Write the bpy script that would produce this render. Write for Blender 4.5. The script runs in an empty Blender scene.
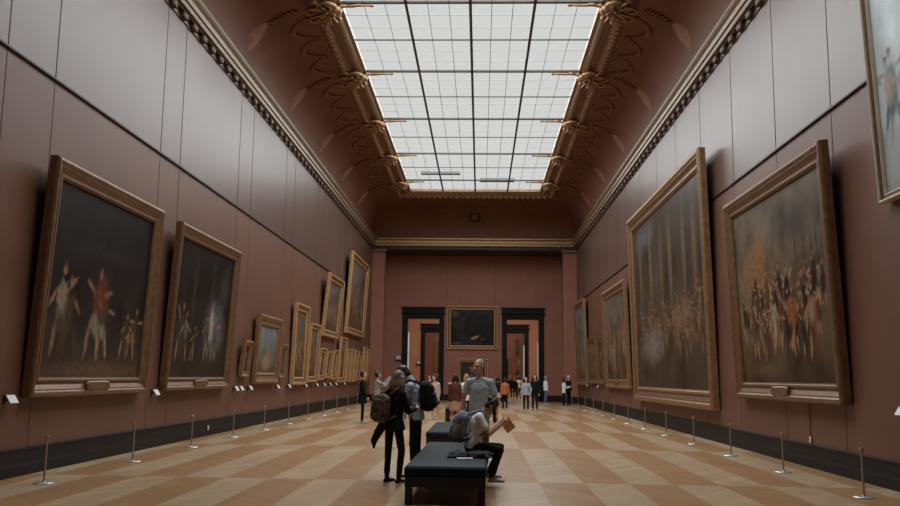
import bpy, math, random
from mathutils import Vector, Matrix, noise
PI = math.pi
C = bpy.context.scene.collection
sc = bpy.context.scene

# ------------------------------------------------------------------ materials
def lin(c):
    out = []
    for v in c:
        v /= 255.0
        out.append(v / 12.92 if v <= 0.04045 else ((v + 0.055) / 1.055) ** 2.4)
    return out

def mat(name, rgb, rough=0.6, metal=0.0, var=0.0, scale=6.0, bump=0.0, bscale=40.0, spec=0.5, rgb2=None):
    m = bpy.data.materials.new(name); m.use_nodes = True
    nt = m.node_tree; N = nt.nodes; L = nt.links
    b = N['Principled BSDF']
    col = lin(rgb)
    b.inputs['Base Color'].default_value = (*col, 1)
    b.inputs['Roughness'].default_value = rough
    b.inputs['Metallic'].default_value = metal
    b.inputs['Specular IOR Level'].default_value = spec
    tc = N.new('ShaderNodeTexCoord')
    if var > 0 or rgb2:
        nz = N.new('ShaderNodeTexNoise'); nz.inputs['Scale'].default_value = scale
        nz.inputs['Detail'].default_value = 5
        L.new(tc.outputs['Object'], nz.inputs['Vector'])
        mx = N.new('ShaderNodeMix'); mx.data_type = 'RGBA'
        lo = [c * (1 - var) for c in col]
        hi = lin(rgb2) if rgb2 else [min(1, c * (1 + var)) for c in col]
        mx.inputs['A'].default_value = (*lo, 1); mx.inputs['B'].default_value = (*hi, 1)
        rm = N.new('ShaderNodeMapRange')
        rm.inputs['From Min'].default_value = 0.3; rm.inputs['From Max'].default_value = 0.7
        L.new(nz.outputs['Fac'], rm.inputs['Value'])
        L.new(rm.outputs['Result'], mx.inputs['Factor'])
        L.new(mx.outputs['Result'], b.inputs['Base Color'])
    if bump > 0:
        n2 = N.new('ShaderNodeTexNoise'); n2.inputs['Scale'].default_value = bscale
        n2.inputs['Detail'].default_value = 4
        L.new(tc.outputs['Object'], n2.inputs['Vector'])
        bp = N.new('ShaderNodeBump'); bp.inputs['Strength'].default_value = bump
        bp.inputs['Distance'].default_value = 0.02
        L.new(n2.outputs['Fac'], bp.inputs['Height'])
        L.new(bp.outputs['Normal'], b.inputs['Normal'])
    return m

def emit(name, rgb, strength):
    m = bpy.data.materials.new(name); m.use_nodes = True
    nt = m.node_tree; nt.nodes.clear()
    e = nt.nodes.new('ShaderNodeEmission'); o = nt.nodes.new('ShaderNodeOutputMaterial')
    e.inputs['Color'].default_value = (*lin(rgb), 1); e.inputs['Strength'].default_value = strength
    nt.links.new(e.outputs[0], o.inputs[0]); return m

M = {}
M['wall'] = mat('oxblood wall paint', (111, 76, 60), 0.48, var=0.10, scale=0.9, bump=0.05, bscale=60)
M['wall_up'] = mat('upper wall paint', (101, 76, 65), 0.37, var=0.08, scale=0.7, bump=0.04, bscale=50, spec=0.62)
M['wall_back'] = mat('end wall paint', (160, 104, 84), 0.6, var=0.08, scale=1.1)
M['wall_far'] = mat('orange wall paint', (182, 130, 98), 0.6, var=0.06, scale=1.0)
M['seam_low'] = mat('faint wall seam', (102, 72, 60), 0.5)
M['pale_frame'] = mat('pale cream gilding', (206, 196, 178), 0.45, 0.1, var=0.1)  # even pale tone for the high right-hand frame
M['gilt_pale'] = mat('pale matte gilding', (206, 164, 116), 0.5, 0.05, var=0.15, scale=8)
M['soffit'] = mat('dark soffit paint', (58, 46, 40), 0.6)
M['seam'] = mat('wall seam', (74, 58, 52), 0.6)
M['rail'] = mat('dark picture rail', (48, 40, 35), 0.5)
M['base'] = mat('black brown skirting', (32, 27, 24), 0.6, var=0.15, spec=0.25)
M['cove'] = mat('cove plaster', (116, 74, 56), 0.65, var=0.12, scale=0.8, bump=0.08, bscale=12)
M['relief'] = mat('plaster relief', (124, 84, 66), 0.55, var=0.15, scale=5)
M['relief_pale'] = mat('pale plaster relief', (146, 108, 88), 0.6, var=0.25, scale=4, bump=0.3, bscale=14)
M['relief_dark'] = mat('dark bronze relief', (64, 48, 40), 0.5, var=0.2, scale=8)
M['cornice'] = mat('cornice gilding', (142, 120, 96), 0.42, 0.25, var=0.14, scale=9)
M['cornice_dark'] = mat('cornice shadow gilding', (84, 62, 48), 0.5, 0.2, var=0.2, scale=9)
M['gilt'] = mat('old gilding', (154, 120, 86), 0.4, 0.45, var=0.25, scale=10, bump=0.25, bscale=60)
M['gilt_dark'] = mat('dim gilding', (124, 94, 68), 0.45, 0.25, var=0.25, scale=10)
M['gilt_bright'] = mat('bright gilding', (194, 152, 108), 0.4, 0.3, var=0.18, scale=8, bump=0.2, bscale=70)
M['gilt_dull'] = mat('brown gilding', (126, 94, 68), 0.42, 0.35, var=0.22, scale=8, bump=0.2, bscale=60)
M['plaque'] = mat('brass plaque', (128, 96, 66), 0.4, 0.4, var=0.1)
M['door'] = mat('black door marble', (26, 24, 22), 0.6, var=0.2, scale=4, spec=0.2)
M['bar'] = mat('skylight bar', (84, 84, 86), 0.5)
M['bar_thin'] = mat('skylight thin bar', (170, 172, 176), 0.5)
M['bar_gilt'] = mat('skylight gilt bar', (66, 56, 48), 0.5, 0.0)
M['bench'] = mat('black leather bench', (20, 26, 34), 0.75, spec=0.25, var=0.12, scale=20, bump=0.1, bscale=150)
M['bench_leg'] = mat('black steel leg', (11, 10, 10), 0.45)
M['steel'] = mat('brushed steel', (190, 176, 164), 0.32, 0.8)
M['steel_base'] = mat('steel disc', (206, 204, 202), 0.3, 0.7)
M['card'] = mat('white label card', (226, 226, 226), 0.5)
M['card_grey'] = mat('grey sign box', (196, 200, 204), 0.5)
M['black'] = mat('black plastic', (34, 33, 32), 0.5)
M['white_plastic'] = mat('white plastic', (206, 204, 198), 0.5)

def cloth(name, rgb, var=0.12, rough=0.85, scale=9, rgb2=None):
    return mat(name, rgb, rough, var=var, scale=scale, bump=0.35, bscale=22, spec=0.25, rgb2=rgb2)
K = {}
K['skin'] = mat('skin', (196, 150, 126), 0.5, var=0.05)
K['skin_pale'] = mat('pale skin', (214, 174, 152), 0.5, var=0.05)
K['skin_tan'] = mat('tanned skin', (172, 122, 98), 0.5, var=0.05)
K['eye'] = mat('eye', (44, 34, 30), 0.3)
K['lip'] = mat('lips', (164, 104, 92), 0.5)
K['hair_black'] = mat('black hair', (24, 21, 20), 0.5, var=0.2, scale=30)
K['hair_brown'] = mat('brown hair', (46, 36, 30), 0.5, var=0.25, scale=30)
K['hair_ash'] = mat('ash blond hair', (128, 114, 104), 0.5, var=0.3, scale=18)
K['hair_grey'] = mat('grey hair', (150, 150, 152), 0.6, var=0.15, scale=30)
K['hair_white'] = mat('white hair', (206, 206, 206), 0.6, var=0.1, scale=30)
K['hair_blond'] = mat('blond hair', (176, 136, 88), 0.5, var=0.2, scale=30)
K['c_black'] = cloth('black cloth', (22, 21, 21))
K['c_charcoal'] = cloth('charcoal cloth', (30, 29, 28))
K['c_brown'] = cloth('brown black trousers', (40, 33, 30))
K['c_grey'] = cloth('grey jersey', (172, 181, 188), 0.1)
K['c_bluegrey'] = cloth('blue grey hoodie cloth', (178, 188, 198), 0.12)
K['c_white'] = cloth('white cotton', (240, 240, 238), 0.06)
K['c_lightblue'] = cloth('light blue cloth', (170, 180, 192), 0.08)
K['c_pink'] = cloth('pale pink cloth', (206, 182, 172), 0.08)
K['c_orange'] = cloth('rust orange knit', (188, 110, 76), 0.1)
K['c_mustard'] = cloth('mustard cloth', (214, 158, 84), 0.2, rgb2=(232, 196, 140))
K['c_red'] = cloth('red plaid cloth', (58, 34, 32), 0.3, scale=30, rgb2=(120, 62, 54))
K['c_tan'] = cloth('tan cloth', (178, 136, 108), 0.1)
K['c_olive'] = cloth('dark olive cloth', (78, 72, 62), 0.1)
K['c_pale'] = cloth('pale skirt cloth', (190, 180, 170), 0.1)
K['c_jeans'] = cloth('denim', (96, 106, 118), 0.15)
K['c_pattern'] = cloth('black and white print', (30, 30, 30), 0.1, scale=26, rgb2=(214, 214, 214))
K['c_navy'] = cloth('dark navy cloth', (44, 46, 54), 0.1)
K['s_white'] = mat('white trainer', (198, 192, 186), 0.6)
K['s_black'] = mat('black boot', (20, 19, 19), 0.5)
K['s_grey'] = mat('grey trainer', (158, 154, 150), 0.6, var=0.15)
K['b_grey'] = cloth('grey backpack nylon', (96, 101, 108), 0.3, scale=16, rgb2=(170, 175, 182))
K['b_black'] = cloth('black backpack nylon', (30, 30, 31), 0.15)
K['b_brown'] = cloth('mottled taupe leather', (44, 37, 33), 0.3, scale=14, rgb2=(124, 110, 102))
K['paper'] = mat('kraft paper', (206, 156, 116), 0.7, var=0.15, scale=12)

# ------------------------------------------------------------------ mesh helper
class MB:
    def __init__(s): s.v = []; s.f = []; s.m = []
    def add(s, vs, fs, mi=0):
        o = len(s.v); s.v += [tuple(v) for v in vs]
        s.f += [tuple(i + o for i in f) for f in fs]; s.m += [mi] * len(fs)
        return s
    def box(s, x0, x1, y0, y1, z0, z1, mi=0):
        return s.add([(x0,y0,z0),(x1,y0,z0),(x1,y1,z0),(x0,y1,z0),(x0,y0,z1),(x1,y0,z1),(x1,y1,z1),(x0,y1,z1)],
                     [(0,3,2,1),(4,5,6,7),(0,1,5,4),(1,2,6,5),(2,3,7,6),(3,0,4,7)], mi)
    def bbox(s, x0, x1, y0, y1, z0, z1, b, mi=0):      # box with chamfered edges
        xs=(x0,x0+b,x1-b,x1)
        vs=[];idx={}
        def p(x,y,z):
            k=(round(x,5),round(y,5),round(z,5))
            if k not in idx: idx[k]=len(vs); vs.append(k)
            return idx[k]
        fs=[]
        X=(x0,x1);Y=(y0,y1);Z=(z0,z1);sg=(1,-1)
        def v(i,j,k,ax):
            q=[X[i]+sg[i]*b,Y[j]+sg[j]*b,Z[k]+sg[k]*b]
            q[ax]=(X[i],Y[j],Z[k])[ax]; return p(*q)
        for i in (0,1):
            l=[v(i,0,0,0),v(i,1,0,0),v(i,1,1,0),v(i,0,1,0)]; fs.append(tuple(l if i else l[::-1]))
            l=[v(0,i,0,1),v(1,i,0,1),v(1,i,1,1),v(0,i,1,1)]; fs.append(tuple(l[::-1] if i else l))
            l=[v(0,0,i,2),v(1,0,i,2),v(1,1,i,2),v(0,1,i,2)]; fs.append(tuple(l if i else l[::-1]))
        for a in (0,1):
            for c in (0,1):
                fs.append((v(a,c,0,0),v(a,c,1,0),v(a,c,1,1),v(a,c,0,1)))
                fs.append((v(a,0,c,0),v(a,1,c,0),v(a,1,c,2),v(a,0,c,2)))
                fs.append((v(0,a,c,1),v(1,a,c,1),v(1,a,c,2),v(0,a,c,2)))
        for i in (0,1):
            for j in (0,1):
                for k in (0,1): fs.append((v(i,j,k,0),v(i,j,k,1),v(i,j,k,2)))
        return s.add(vs,fs,mi)
    def cone(s, A, B, ra, rb, xd=None, kx=1.0, n=10, h=3, mi=0, ca=1.0, cb=1.0):   # tapered capsule, optionally flattened
        A=Vector(A);B=Vector(B);d=B-A
        if d.length<1e-6: d=Vector((0,0,1e-4))
        w=d.normalized()
        u=Vector(xd) if xd is not None else (Vector((1,0,0)) if abs(w.x)<.8 else Vector((0,1,0)))
        u=(u-w*u.dot(w)).normalized(); t=w.cross(u)
        rows=[]
        for i in range(h+1):
            a=-PI/2+PI/2*i/h; rows.append((A+w*ra*ca*math.sin(a), ra*max(0,math.cos(a))**(1 if ca==1 else .4)))
        for i in range(h+1):
            a=PI/2*i/h; rows.append((B+w*rb*cb*math.sin(a), rb*max(0,math.cos(a))**(1 if cb==1 else .4)))
        vs=[rows[0][0]]
        for c,r in rows[1:-1]:
            for j in range(n):
                a=2*PI*j/n; vs.append(c+u*(r*kx*math.cos(a))+t*(r*math.sin(a)))
        vs.append(rows[-1][0]); R=len(rows)-2; fs=[]
        for j in range(n): fs.append((0,1+(j+1)%n,1+j))
        for i in range(R-1):
            for j in range(n):
                a=1+i*n+j;b=1+i*n+(j+1)%n; fs.append((a,b,b+n,a+n))
        e=len(vs)-1;o=1+(R-1)*n
        for j in range(n): fs.append((e,o+j,o+(j+1)%n))
        return s.add(vs,fs,mi)
    def ell(s, c, r, rot=None, e=1.0, n=14, h=9, mi=0):            # (super)ellipsoid
        c=Vector(c); vs=[];fs=[]
        def pw(x): return math.copysign(abs(x)**e,x)
        def P(a,b):
            q=Vector((r[0]*pw(math.cos(a))*pw(math.cos(b)), r[1]*pw(math.cos(a))*pw(math.sin(b)), r[2]*pw(math.sin(a))))
            return c+((rot@q) if rot is not None else q)
        vs.append(P(-PI/2,0))
        for i in range(1,h):
            for j in range(n): vs.append(P(-PI/2+PI*i/h,2*PI*j/n))
        vs.append(P(PI/2,0))
        for j in range(n): fs.append((0,1+(j+1)%n,1+j))
        for i in range(h-2):
            for j in range(n):
                a=1+i*n+j;b=1+i*n+(j+1)%n; fs.append((a,b,b+n,a+n))
        e_=len(vs)-1;o=1+(h-2)*n
        for j in range(n): fs.append((e_,o+j,o+(j+1)%n))
        return s.add(vs,fs,mi)
    def tube(s, pts, rads, n=8, mi=0):
        pts=[Vector(p) for p in pts]
        if not hasattr(rads,'__len__'): rads=[rads]*len(pts)
        vs=[];u=None
        for i,p in enumerate(pts):
            d=(pts[min(i+1,len(pts)-1)]-pts[max(i-1,0)]).normalized()
            if u is None: u=Vector((0,0,1)) if abs(d.z)<.8 else Vector((1,0,0))
            u=(u-d*u.dot(d)).normalized(); t=d.cross(u)
            for j in range(n):
                a=2*PI*j/n; vs.append(p+(u*math.cos(a)+t*math.sin(a))*rads[i])
        fs=[]
        for i in range(len(pts)-1):
            for j in range(n):
                a=i*n+j;b=i*n+(j+1)%n; fs.append((a,b,b+n,a+n))
        fs.append(tuple(range(n))[::-1]); fs.append(tuple((len(pts)-1)*n+j for j in range(n)))
        return s.add(vs,fs,mi)
    def lathe(s, prof, n=20, c=(0,0), mi=0):
        vs=[];fs=[]
        for r,z in prof:
            for j in range(n):
                a=2*PI*j/n; vs.append((c[0]+r*math.cos(a),c[1]+r*math.sin(a),z))
        for i in range(len(prof)-1):
            for j in range(n):
                a=i*n+j;b=i*n+(j+1)%n; fs.append((a,b,b+n,a+n))
        fs.append(tuple(range(n))[::-1]); fs.append(tuple((len(prof)-1)*n+j for j in range(n)))
        return s.add(vs,fs,mi)
    def xf(s, mtx):
        s.v=[tuple(mtx@Vector(v)) for v in s.v]; return s
    def join(s, o, mtx=None, mi=None):
        vs=[(mtx@Vector(v)) if mtx is not None else v for v in o.v]
        k=len(s.v); s.v+= [tuple(v) for v in vs]; s.f+=[tuple(i+k for i in f) for f in o.f]
        s.m+= o.m if mi is None else [mi]*len(o.f); return s
    def build(s, name, mats, parent=None, smooth=False):
        me=bpy.data.meshes.new(name); me.from_pydata(s.v,[],s.f)
        for m in (mats if isinstance(mats,(list,tuple)) else [mats]): me.materials.append(m)
        me.polygons.foreach_set('material_index', s.m)
        if smooth: me.polygons.foreach_set('use_smooth',[True]*len(s.f))
        me.update()
        o=bpy.data.objects.new(name,me); C.objects.link(o)
        if parent is not None: o.parent=parent
        return o

def tag(o, label, cat, group=None, kind=None):
    o['label']=label; o['category']=cat
    if group: o['group']=group
    if kind: o['kind']=kind
    return o
def thing(name, label, cat, loc=(0,0,0), rot=(0,0,0), group=None):
    o=bpy.data.objects.new(name,None); C.objects.link(o); o.location=loc; o.rotation_euler=rot
    o.empty_display_size=0.1
    return tag(o,label,cat,group)
def struct(o, label=None):
    o['kind']='structure'
    if label: o['label']=label
    return o
def dup(root, loc, rot=None, label=None, group=None):
    r=root.copy(); C.objects.link(r); r.location=loc
    if rot is not None: r.rotation_euler=rot
    if label: r['label']=label
    if group: r['group']=group
    for ch in list(root.children):
        c=ch.copy(); C.objects.link(c); c.parent=r
        for g in list(ch.children):
            d=g.copy(); C.objects.link(d); d.parent=c
    return r
ORD=['first','second','third','fourth','fifth','sixth','seventh','eighth','ninth','tenth','eleventh','twelfth','thirteenth','fourteenth']

# ------------------------------------------------------------------ room shell
XL,XR=-7.05,6.17          # side walls
Y0,YP,YB=-8.0,56.5,59.5   # front wall, pilasters, end wall
ZR=6.35                   # picture rail
ZC=9.78                   # cornice foot
# parquet floor
def parquet():
    m=bpy.data.materials.new('oak parquet panels'); m.use_nodes=True
    nt=m.node_tree;N=nt.nodes;L=nt.links;b=N['Principled BSDF']
    tc=N.new('ShaderNodeTexCoord');sx=N.new('ShaderNodeSeparateXYZ');L.new(tc.outputs['Object'],sx.inputs[0])
    def mth(op,a,bv=None,c=None):
        n=N.new('ShaderNodeMath');n.operation=op
        for i,q in enumerate((a,bv,c)):
            if q is None: continue
            if isinstance(q,(int,float)): n.inputs[i].default_value=q
            else: L.new(q,n.inputs[i])
        return n.outputs[0]
    W_,L_=0.687,6.42
    u=mth('DIVIDE',mth('ADD',sx.outputs[0],-0.906+W_*20),W_)
    v=mth('DIVIDE',mth('ADD',sx.outputs[1],-13.78+L_*10),L_)
    iu=mth('FLOOR',u);iv=mth('FLOOR',v)
    par=mth('MODULO',mth('ADD',iu,iv),2.0)
    sgn=mth('SUBTRACT',mth('MULTIPLY',par,2.0),1.0)
    # planks run diagonally inside each panel
    dia=mth('ADD',mth('MULTIPLY',sx.outputs[0],sgn),mth('MULTIPLY',sx.outputs[1],0.8))
    pl=mth('DIVIDE',dia,0.11); ip=mth('FLOOR',pl)
    fr=mth('FRACT',pl)
    line=mth('LESS_THAN',fr,0.05)
    eu=mth('LESS_THAN',mth('FRACT',u),0.014)
    cv=N.new('ShaderNodeCombineXYZ');L.new(iu,cv.inputs[0]);L.new(iv,cv.inputs[1]);L.new(ip,cv.inputs[2])
    wn=N.new('ShaderNodeTexWhiteNoise');L.new(cv.outputs[0],wn.inputs['Vector'])
    nz=N.new('ShaderNodeTexNoise');nz.inputs['Scale'].default_value=2.2;nz.inputs['Detail'].default_value=6
    mp=N.new('ShaderNodeMapping');mp.inputs['Scale'].default_value=(1.0,0.35,1);L.new(tc.outputs['Object'],mp.inputs[0]);L.new(mp.outputs[0],nz.inputs['Vector'])
    mx=N.new('ShaderNodeMix');mx.data_type='RGBA'
    mx.inputs['A'].default_value=(*lin(FLOOR_LIGHT),1);mx.inputs['B'].default_value=(*lin(FLOOR_DARK),1)
    L.new(par,mx.inputs['Factor'])
    val=mth('ADD',mth('ADD',mth('MULTIPLY',wn.outputs['Value'],0.22),mth('MULTIPLY',nz.outputs['Fac'],0.5)),0.64)
    val=mth('SUBTRACT',val,mth('MULTIPLY',mth('MAXIMUM',line,eu),0.22))
    hs=N.new('ShaderNodeHueSaturation');L.new(mx.outputs['Result'],hs.inputs['Color']);L.new(val,hs.inputs['Value'])
    L.new(hs.outputs[0],b.inputs['Base Color'])
    b.inputs['Roughness'].default_value=0.30
    b.inputs['Specular IOR Level'].default_value=0.4
    bp=N.new('ShaderNodeBump');bp.inputs['Strength'].default_value=0.08;bp.inputs['Distance'].default_value=0.01
    L.new(nz.outputs['Fac'],bp.inputs['Height']);L.new(bp.outputs[0],b.inputs['Normal'])
    return m
FLOOR_LIGHT=(184,156,124); FLOOR_DARK=(166,125,86)  # one oak; sheen of the alternating plank directions put into two tones
struct(MB().box(-12,12,Y0-.3,100,-.2,0).build('floor',parquet()),'parquet floor of long oak panels with alternating sheen painted in')

def side_wall(name,x,sgn,seams,label):
    b=MB()
    xo=x-sgn*.35
    xa,xb=min(x,xo),max(x,xo)
    b.box(xa,xb,Y0,YB,0,ZR,0); b.box(xa,xb,Y0,YB,ZR,11,1)
    s0,s1=(x-.02*0,x+sgn*.006)
    for y in seams:
        b.box(min(s0,s1),max(s0,s1),y-.009,y+.009,ZR,ZC+.02,2);b.box(min(s0,s1),max(s0,s1),y-.009,y+.009,.42,ZR,3)
    return struct(b.build(name,[M['wall'],M['wall_up'],M['seam'],M['seam_low']]),label)
seamL=[0.2,1.5,6.3,7.6,12.3,13.78,18.6,19.85,24.75,26.2,30.9,32.4,37.1,38.5,43.3,44.7,49.5,50.8]
seamR=[0,3.1,6.1,9.2,12.2,15.3,18.2,21.3,24.4,27.5,30.6,33.8,37.1,39.6,42.9,46,49.2,52.4]
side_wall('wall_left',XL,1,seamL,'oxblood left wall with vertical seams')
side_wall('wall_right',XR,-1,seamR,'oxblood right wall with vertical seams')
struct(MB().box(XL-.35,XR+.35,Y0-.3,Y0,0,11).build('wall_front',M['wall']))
# end wall with two door openings
D1=(-4.97,-2.74);D2=(1.75,3.97);DZ=5.5
def door_wall(name,y,t,x0,x1,ztop,mat_):
    b=MB()
    b.box(x0,D1[0],y,y+t,0,ztop);b.box(D1[1],D2[0],y,y+t,0,ztop);b.box(D2[1],x1,y,y+t,0,ztop)
    b.box(D1[0],D1[1],y,y+t,DZ,ztop);b.box(D2[0],D2[1],y,y+t,DZ,ztop)
    return struct(b.build(name,mat_))
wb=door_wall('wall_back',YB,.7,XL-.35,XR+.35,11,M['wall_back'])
bs=MB()
for x in (-2.28,.95): bs.box(x-.012,x+.012,YB-.006,YB+.002,6.4,9.7)
bs.build('wall_seam',M['seam'],wb)
# entablature above the recess: lintel beam + recess ceiling
struct(MB().box(XL,XR,YP,YB,9.75,11).build('ceiling_recess',M['soffit']))
# pilasters
def pil(name,x0,x1,inner):
    b=MB().box(x0,x1,YP,YP+.8,0,9.62)
    b.box(x0-.0,x1+.0,YP-.05,YP+.85,9.62,9.75,0) if False else None
    a,c=(x0,x1+.08) if inner>0 else (x0-.08,x1)
    b.box(a,c,YP-.08,YP+.88,9.55,9.64,1); b.box(a,c,YP-.05,YP+.85,9.64,9.75,0)
    b.box(a,c,YP-.05,YP+.85,0,.42,2)
    return struct(b.build(name,[M['wall_back'],M['cornice_dark'],M['base']]))
pil('wall_pilaster_left',XL,-6.24,1); pil('wall_pilaster_right',5.3,XR,-1)

def sweep_y(b,prof,x,sgn,y0,y1,mi=0,mats=None):
    # profile of (out,z) swept along y on a side wall, mitred at far end
    n=len(prof);vs=[]
    for o,z in prof: vs.append((x+sgn*o,y0,z))
    for o,z in prof: vs.append((x+sgn*o,y1-o,z))
    fs=[];ms=[]
    for i in range(n-1): fs.append((i,i+1,i+1+n,i+n)); ms.append(mats[i] if mats else mi)
    for f,m in zip(fs,ms): b.add([vs[k] for k in f],[(0,1,2,3)],m)
def sweep_x(b,prof,y,x0,x1,mats=None,mi=0):
    n=len(prof)
    for i in range(n-1):
        (o,z),(p,w)=prof[i],prof[i+1]
        b.add([(x0+o,y-o,z),(x0+p,y-p,w),(x1-p,y-p,w),(x1-o,y-o,z)],[(0,1,2,3)],mats[i] if mats else mi)
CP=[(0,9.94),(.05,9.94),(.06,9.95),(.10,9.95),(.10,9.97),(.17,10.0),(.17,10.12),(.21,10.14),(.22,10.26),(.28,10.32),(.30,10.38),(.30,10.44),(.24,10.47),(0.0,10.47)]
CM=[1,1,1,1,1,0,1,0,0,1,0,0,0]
for nm,x,s in (('trim_1',XL,1),('trim_2',XR,-1)):
    b=MB(); sweep_y(b,CP,x,s,Y0,YP,mats=CM)
    y=Y0+.2
    while y<YP-.4:            # modillion blocks hanging under the cornice against the wall
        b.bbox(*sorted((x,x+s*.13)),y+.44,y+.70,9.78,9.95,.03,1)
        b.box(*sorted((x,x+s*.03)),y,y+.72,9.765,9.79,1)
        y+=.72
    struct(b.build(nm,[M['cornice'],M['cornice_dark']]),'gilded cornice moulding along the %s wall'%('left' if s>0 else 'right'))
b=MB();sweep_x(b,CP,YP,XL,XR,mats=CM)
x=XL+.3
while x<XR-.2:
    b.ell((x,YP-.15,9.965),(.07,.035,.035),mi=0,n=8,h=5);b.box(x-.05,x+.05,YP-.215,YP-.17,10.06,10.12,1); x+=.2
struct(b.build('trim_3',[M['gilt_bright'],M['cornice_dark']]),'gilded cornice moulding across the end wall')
# picture rails
for nm,x,s,y1 in (('trim_4',XL,1,41.0),('trim_5',XR,-1,54.0)):
    b=MB();a,c=sorted((x,x+s*.045));b.box(a,c,Y0,y1,ZR-.014,ZR+.014);a,c=sorted((x,x+s*.03));b.box(a,c,Y0,y1,ZR+.014,ZR+.022)
    struct(b.build(nm,M['rail']),'thin dark picture rail on the %s wall'%('left' if s>0 else 'right'))
BP=[(.065,0),(.062,.15),(.052,.20),(.048,.37),(.058,.385),(.058,.415),(0,.43)]
for nm,x,s in (('baseboard_left',XL,1),('baseboard_right',XR,-1)):
    b=MB();sweep_y(b,BP,x,s,Y0,YP);struct(b.build(nm,M['base']),'black skirting board of the %s wall'%('left' if s>0 else 'right'))
b=MB()
for x0,x1 in ((-6.9,-5.3),(-2.48,1.49),(4.33,6.1)): b.box(x0,x1,YB-.07,YB,0,.42)
struct(b.build('baseboard_back',M['base']))

# coved ceiling: lofted from the cornice to the skylight frame
GX0,GX1,GY0,GY1,ZS=-4.19,3.45,10.0,51.1,12.55   # glass; unseen near end cut short to darken the near walls
FW=.86
OX0,OX1,OY0,OY1=GX0-FW,GX1+FW,GY0-FW,GY1+2.55
def cove_pt(t):
    a=t*PI/2; return (1-math.cos(a)), math.sin(a)
Z0=10.46
def cove_pos(side,t,along):
    d,h=cove_pt(t); z=Z0+(ZS-.25-Z0)*h
    if side=='L': return Vector((XL+(OX0-XL)*d,along,z))
    if side=='R': return Vector((XR+(OX1-XR)*d,along,z))
    return Vector((along,YP+(OY1-YP)*d,z))
b=MB();NT=28;rings=[]
for i in range(NT+1):
    d,h=cove_pt(i/NT); z=Z0+(ZS-.25-Z0)*h
    x0=XL+.0*(1-d)+(OX0-XL)*d; x1=XR+(OX1-XR)*d; y0=Y0+(OY0-Y0)*d; y1=YP+(OY1-YP)*d
    rings.append([(x0,y0,z),(x1,y0,z),(x1,y1,z),(x0,y1,z)])
for i in range(NT):
    A,B=rings[i],rings[i+1]
    for k in range(4):
        q=(k+1)%4; b.add([A[k],A[q],B[q],B[k]],[(3,2,1,0)])
cv=b.build('ceiling',M['cove']);struct(cv,'dark red brown coved ceiling')
for p in cv.data.polygons: p.use_smooth=False
# roof slab round the skylight (keeps daylight out)
b=MB();zz=13.2
b.box(XL-.4,OX0+.1,Y0,YB,12.6,12.9);b.box(OX1-.1,XR+.4,Y0,YB,12.6,12.9);b.box(OX0,OX1,OY1-.1,YB,12.6,12.9);b.box(OX0,OX1,Y0,OY0+.1,12.6,12.9)
struct(b.build('ceiling_roof',M['cove']))
# skylight gilded surround
def ring_sweep(b,prof,gx0,gx1,gy0,gy1,mats,gyx=0):
    def rect(u,z): 
        k=u/FW
        return [(gx0-u,gy0-u,z),(gx1+u,gy0-u,z),(gx1+u,gy1+u*(1+gyx),z),(gx0-u,gy1+u*(1+gyx),z)]
    for i in range(len(prof)-1):
        A=rect(*prof[i]);B=rect(*prof[i+1])
        for k in range(4):
            q=(k+1)%4; b.add([A[k],A[q],B[q],B[k]],[(0,1,2,3)],mats[i])
b=MB()
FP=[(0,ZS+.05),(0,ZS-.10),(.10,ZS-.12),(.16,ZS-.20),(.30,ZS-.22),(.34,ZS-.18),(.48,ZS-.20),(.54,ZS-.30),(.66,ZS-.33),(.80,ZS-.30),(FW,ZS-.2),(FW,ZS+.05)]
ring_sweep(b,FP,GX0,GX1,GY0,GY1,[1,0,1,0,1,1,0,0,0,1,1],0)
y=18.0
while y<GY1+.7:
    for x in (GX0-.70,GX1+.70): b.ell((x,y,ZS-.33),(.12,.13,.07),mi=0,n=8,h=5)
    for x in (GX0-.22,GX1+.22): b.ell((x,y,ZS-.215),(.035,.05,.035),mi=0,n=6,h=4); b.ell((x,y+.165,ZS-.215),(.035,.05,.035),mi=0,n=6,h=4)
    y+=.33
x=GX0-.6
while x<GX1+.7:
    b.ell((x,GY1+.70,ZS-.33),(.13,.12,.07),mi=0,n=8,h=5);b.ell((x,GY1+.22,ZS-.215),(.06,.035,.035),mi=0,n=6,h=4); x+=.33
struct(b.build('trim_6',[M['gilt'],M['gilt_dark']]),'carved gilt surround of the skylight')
# dark soffit between surround and back cove
b=MB();b.box(OX0,OX1,GY1+FW-.02,OY1+.1,ZS-.27,ZS-.2)
struct(b.build('ceiling_soffit',M['cove']))
# skylight glass and bars
def glass():
    m=bpy.data.materials.new('skylight glass');m.use_nodes=True;nt=m.node_tree;N=nt.nodes;N.clear()
    t=N.new('ShaderNodeBsdfTransparent');t.inputs[0].default_value=(.96,.97,.97,1)
    g=N.new('ShaderNodeBsdfGlossy');g.inputs['Roughness'].default_value=.15;g.inputs['Color'].default_value=(.8,.8,.8,1)
    mx=N.new('ShaderNodeMixShader');mx.inputs[0].default_value=.04;o=N.new('ShaderNodeOutputMaterial')
    nt.links.new(t.outputs[0],mx.inputs[1]);nt.links.new(g.outputs[0],mx.inputs[2]);nt.links.new(mx.outputs[0],o.inputs[0]);return m
win=struct(MB().box(GX0-.05,GX1+.05,GY0-.05,GY1+.05,ZS,ZS+.012).build('window_1',glass()),'long gridded skylight')
b=MB();cw=(GX1-GX0)/12;bay=5.93;ylines=[GY1-2.72-bay*i for i in range(0,10)]
for i in range(1,12):
    x=GX0+cw*i
    if i%3==0: b.box(x-.045,x+.045,GY0,GY1,ZS-.05,ZS,0)
    else: b.box(x-.010,x+.010,GY0,GY1,ZS-.012,ZS,1)
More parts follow.
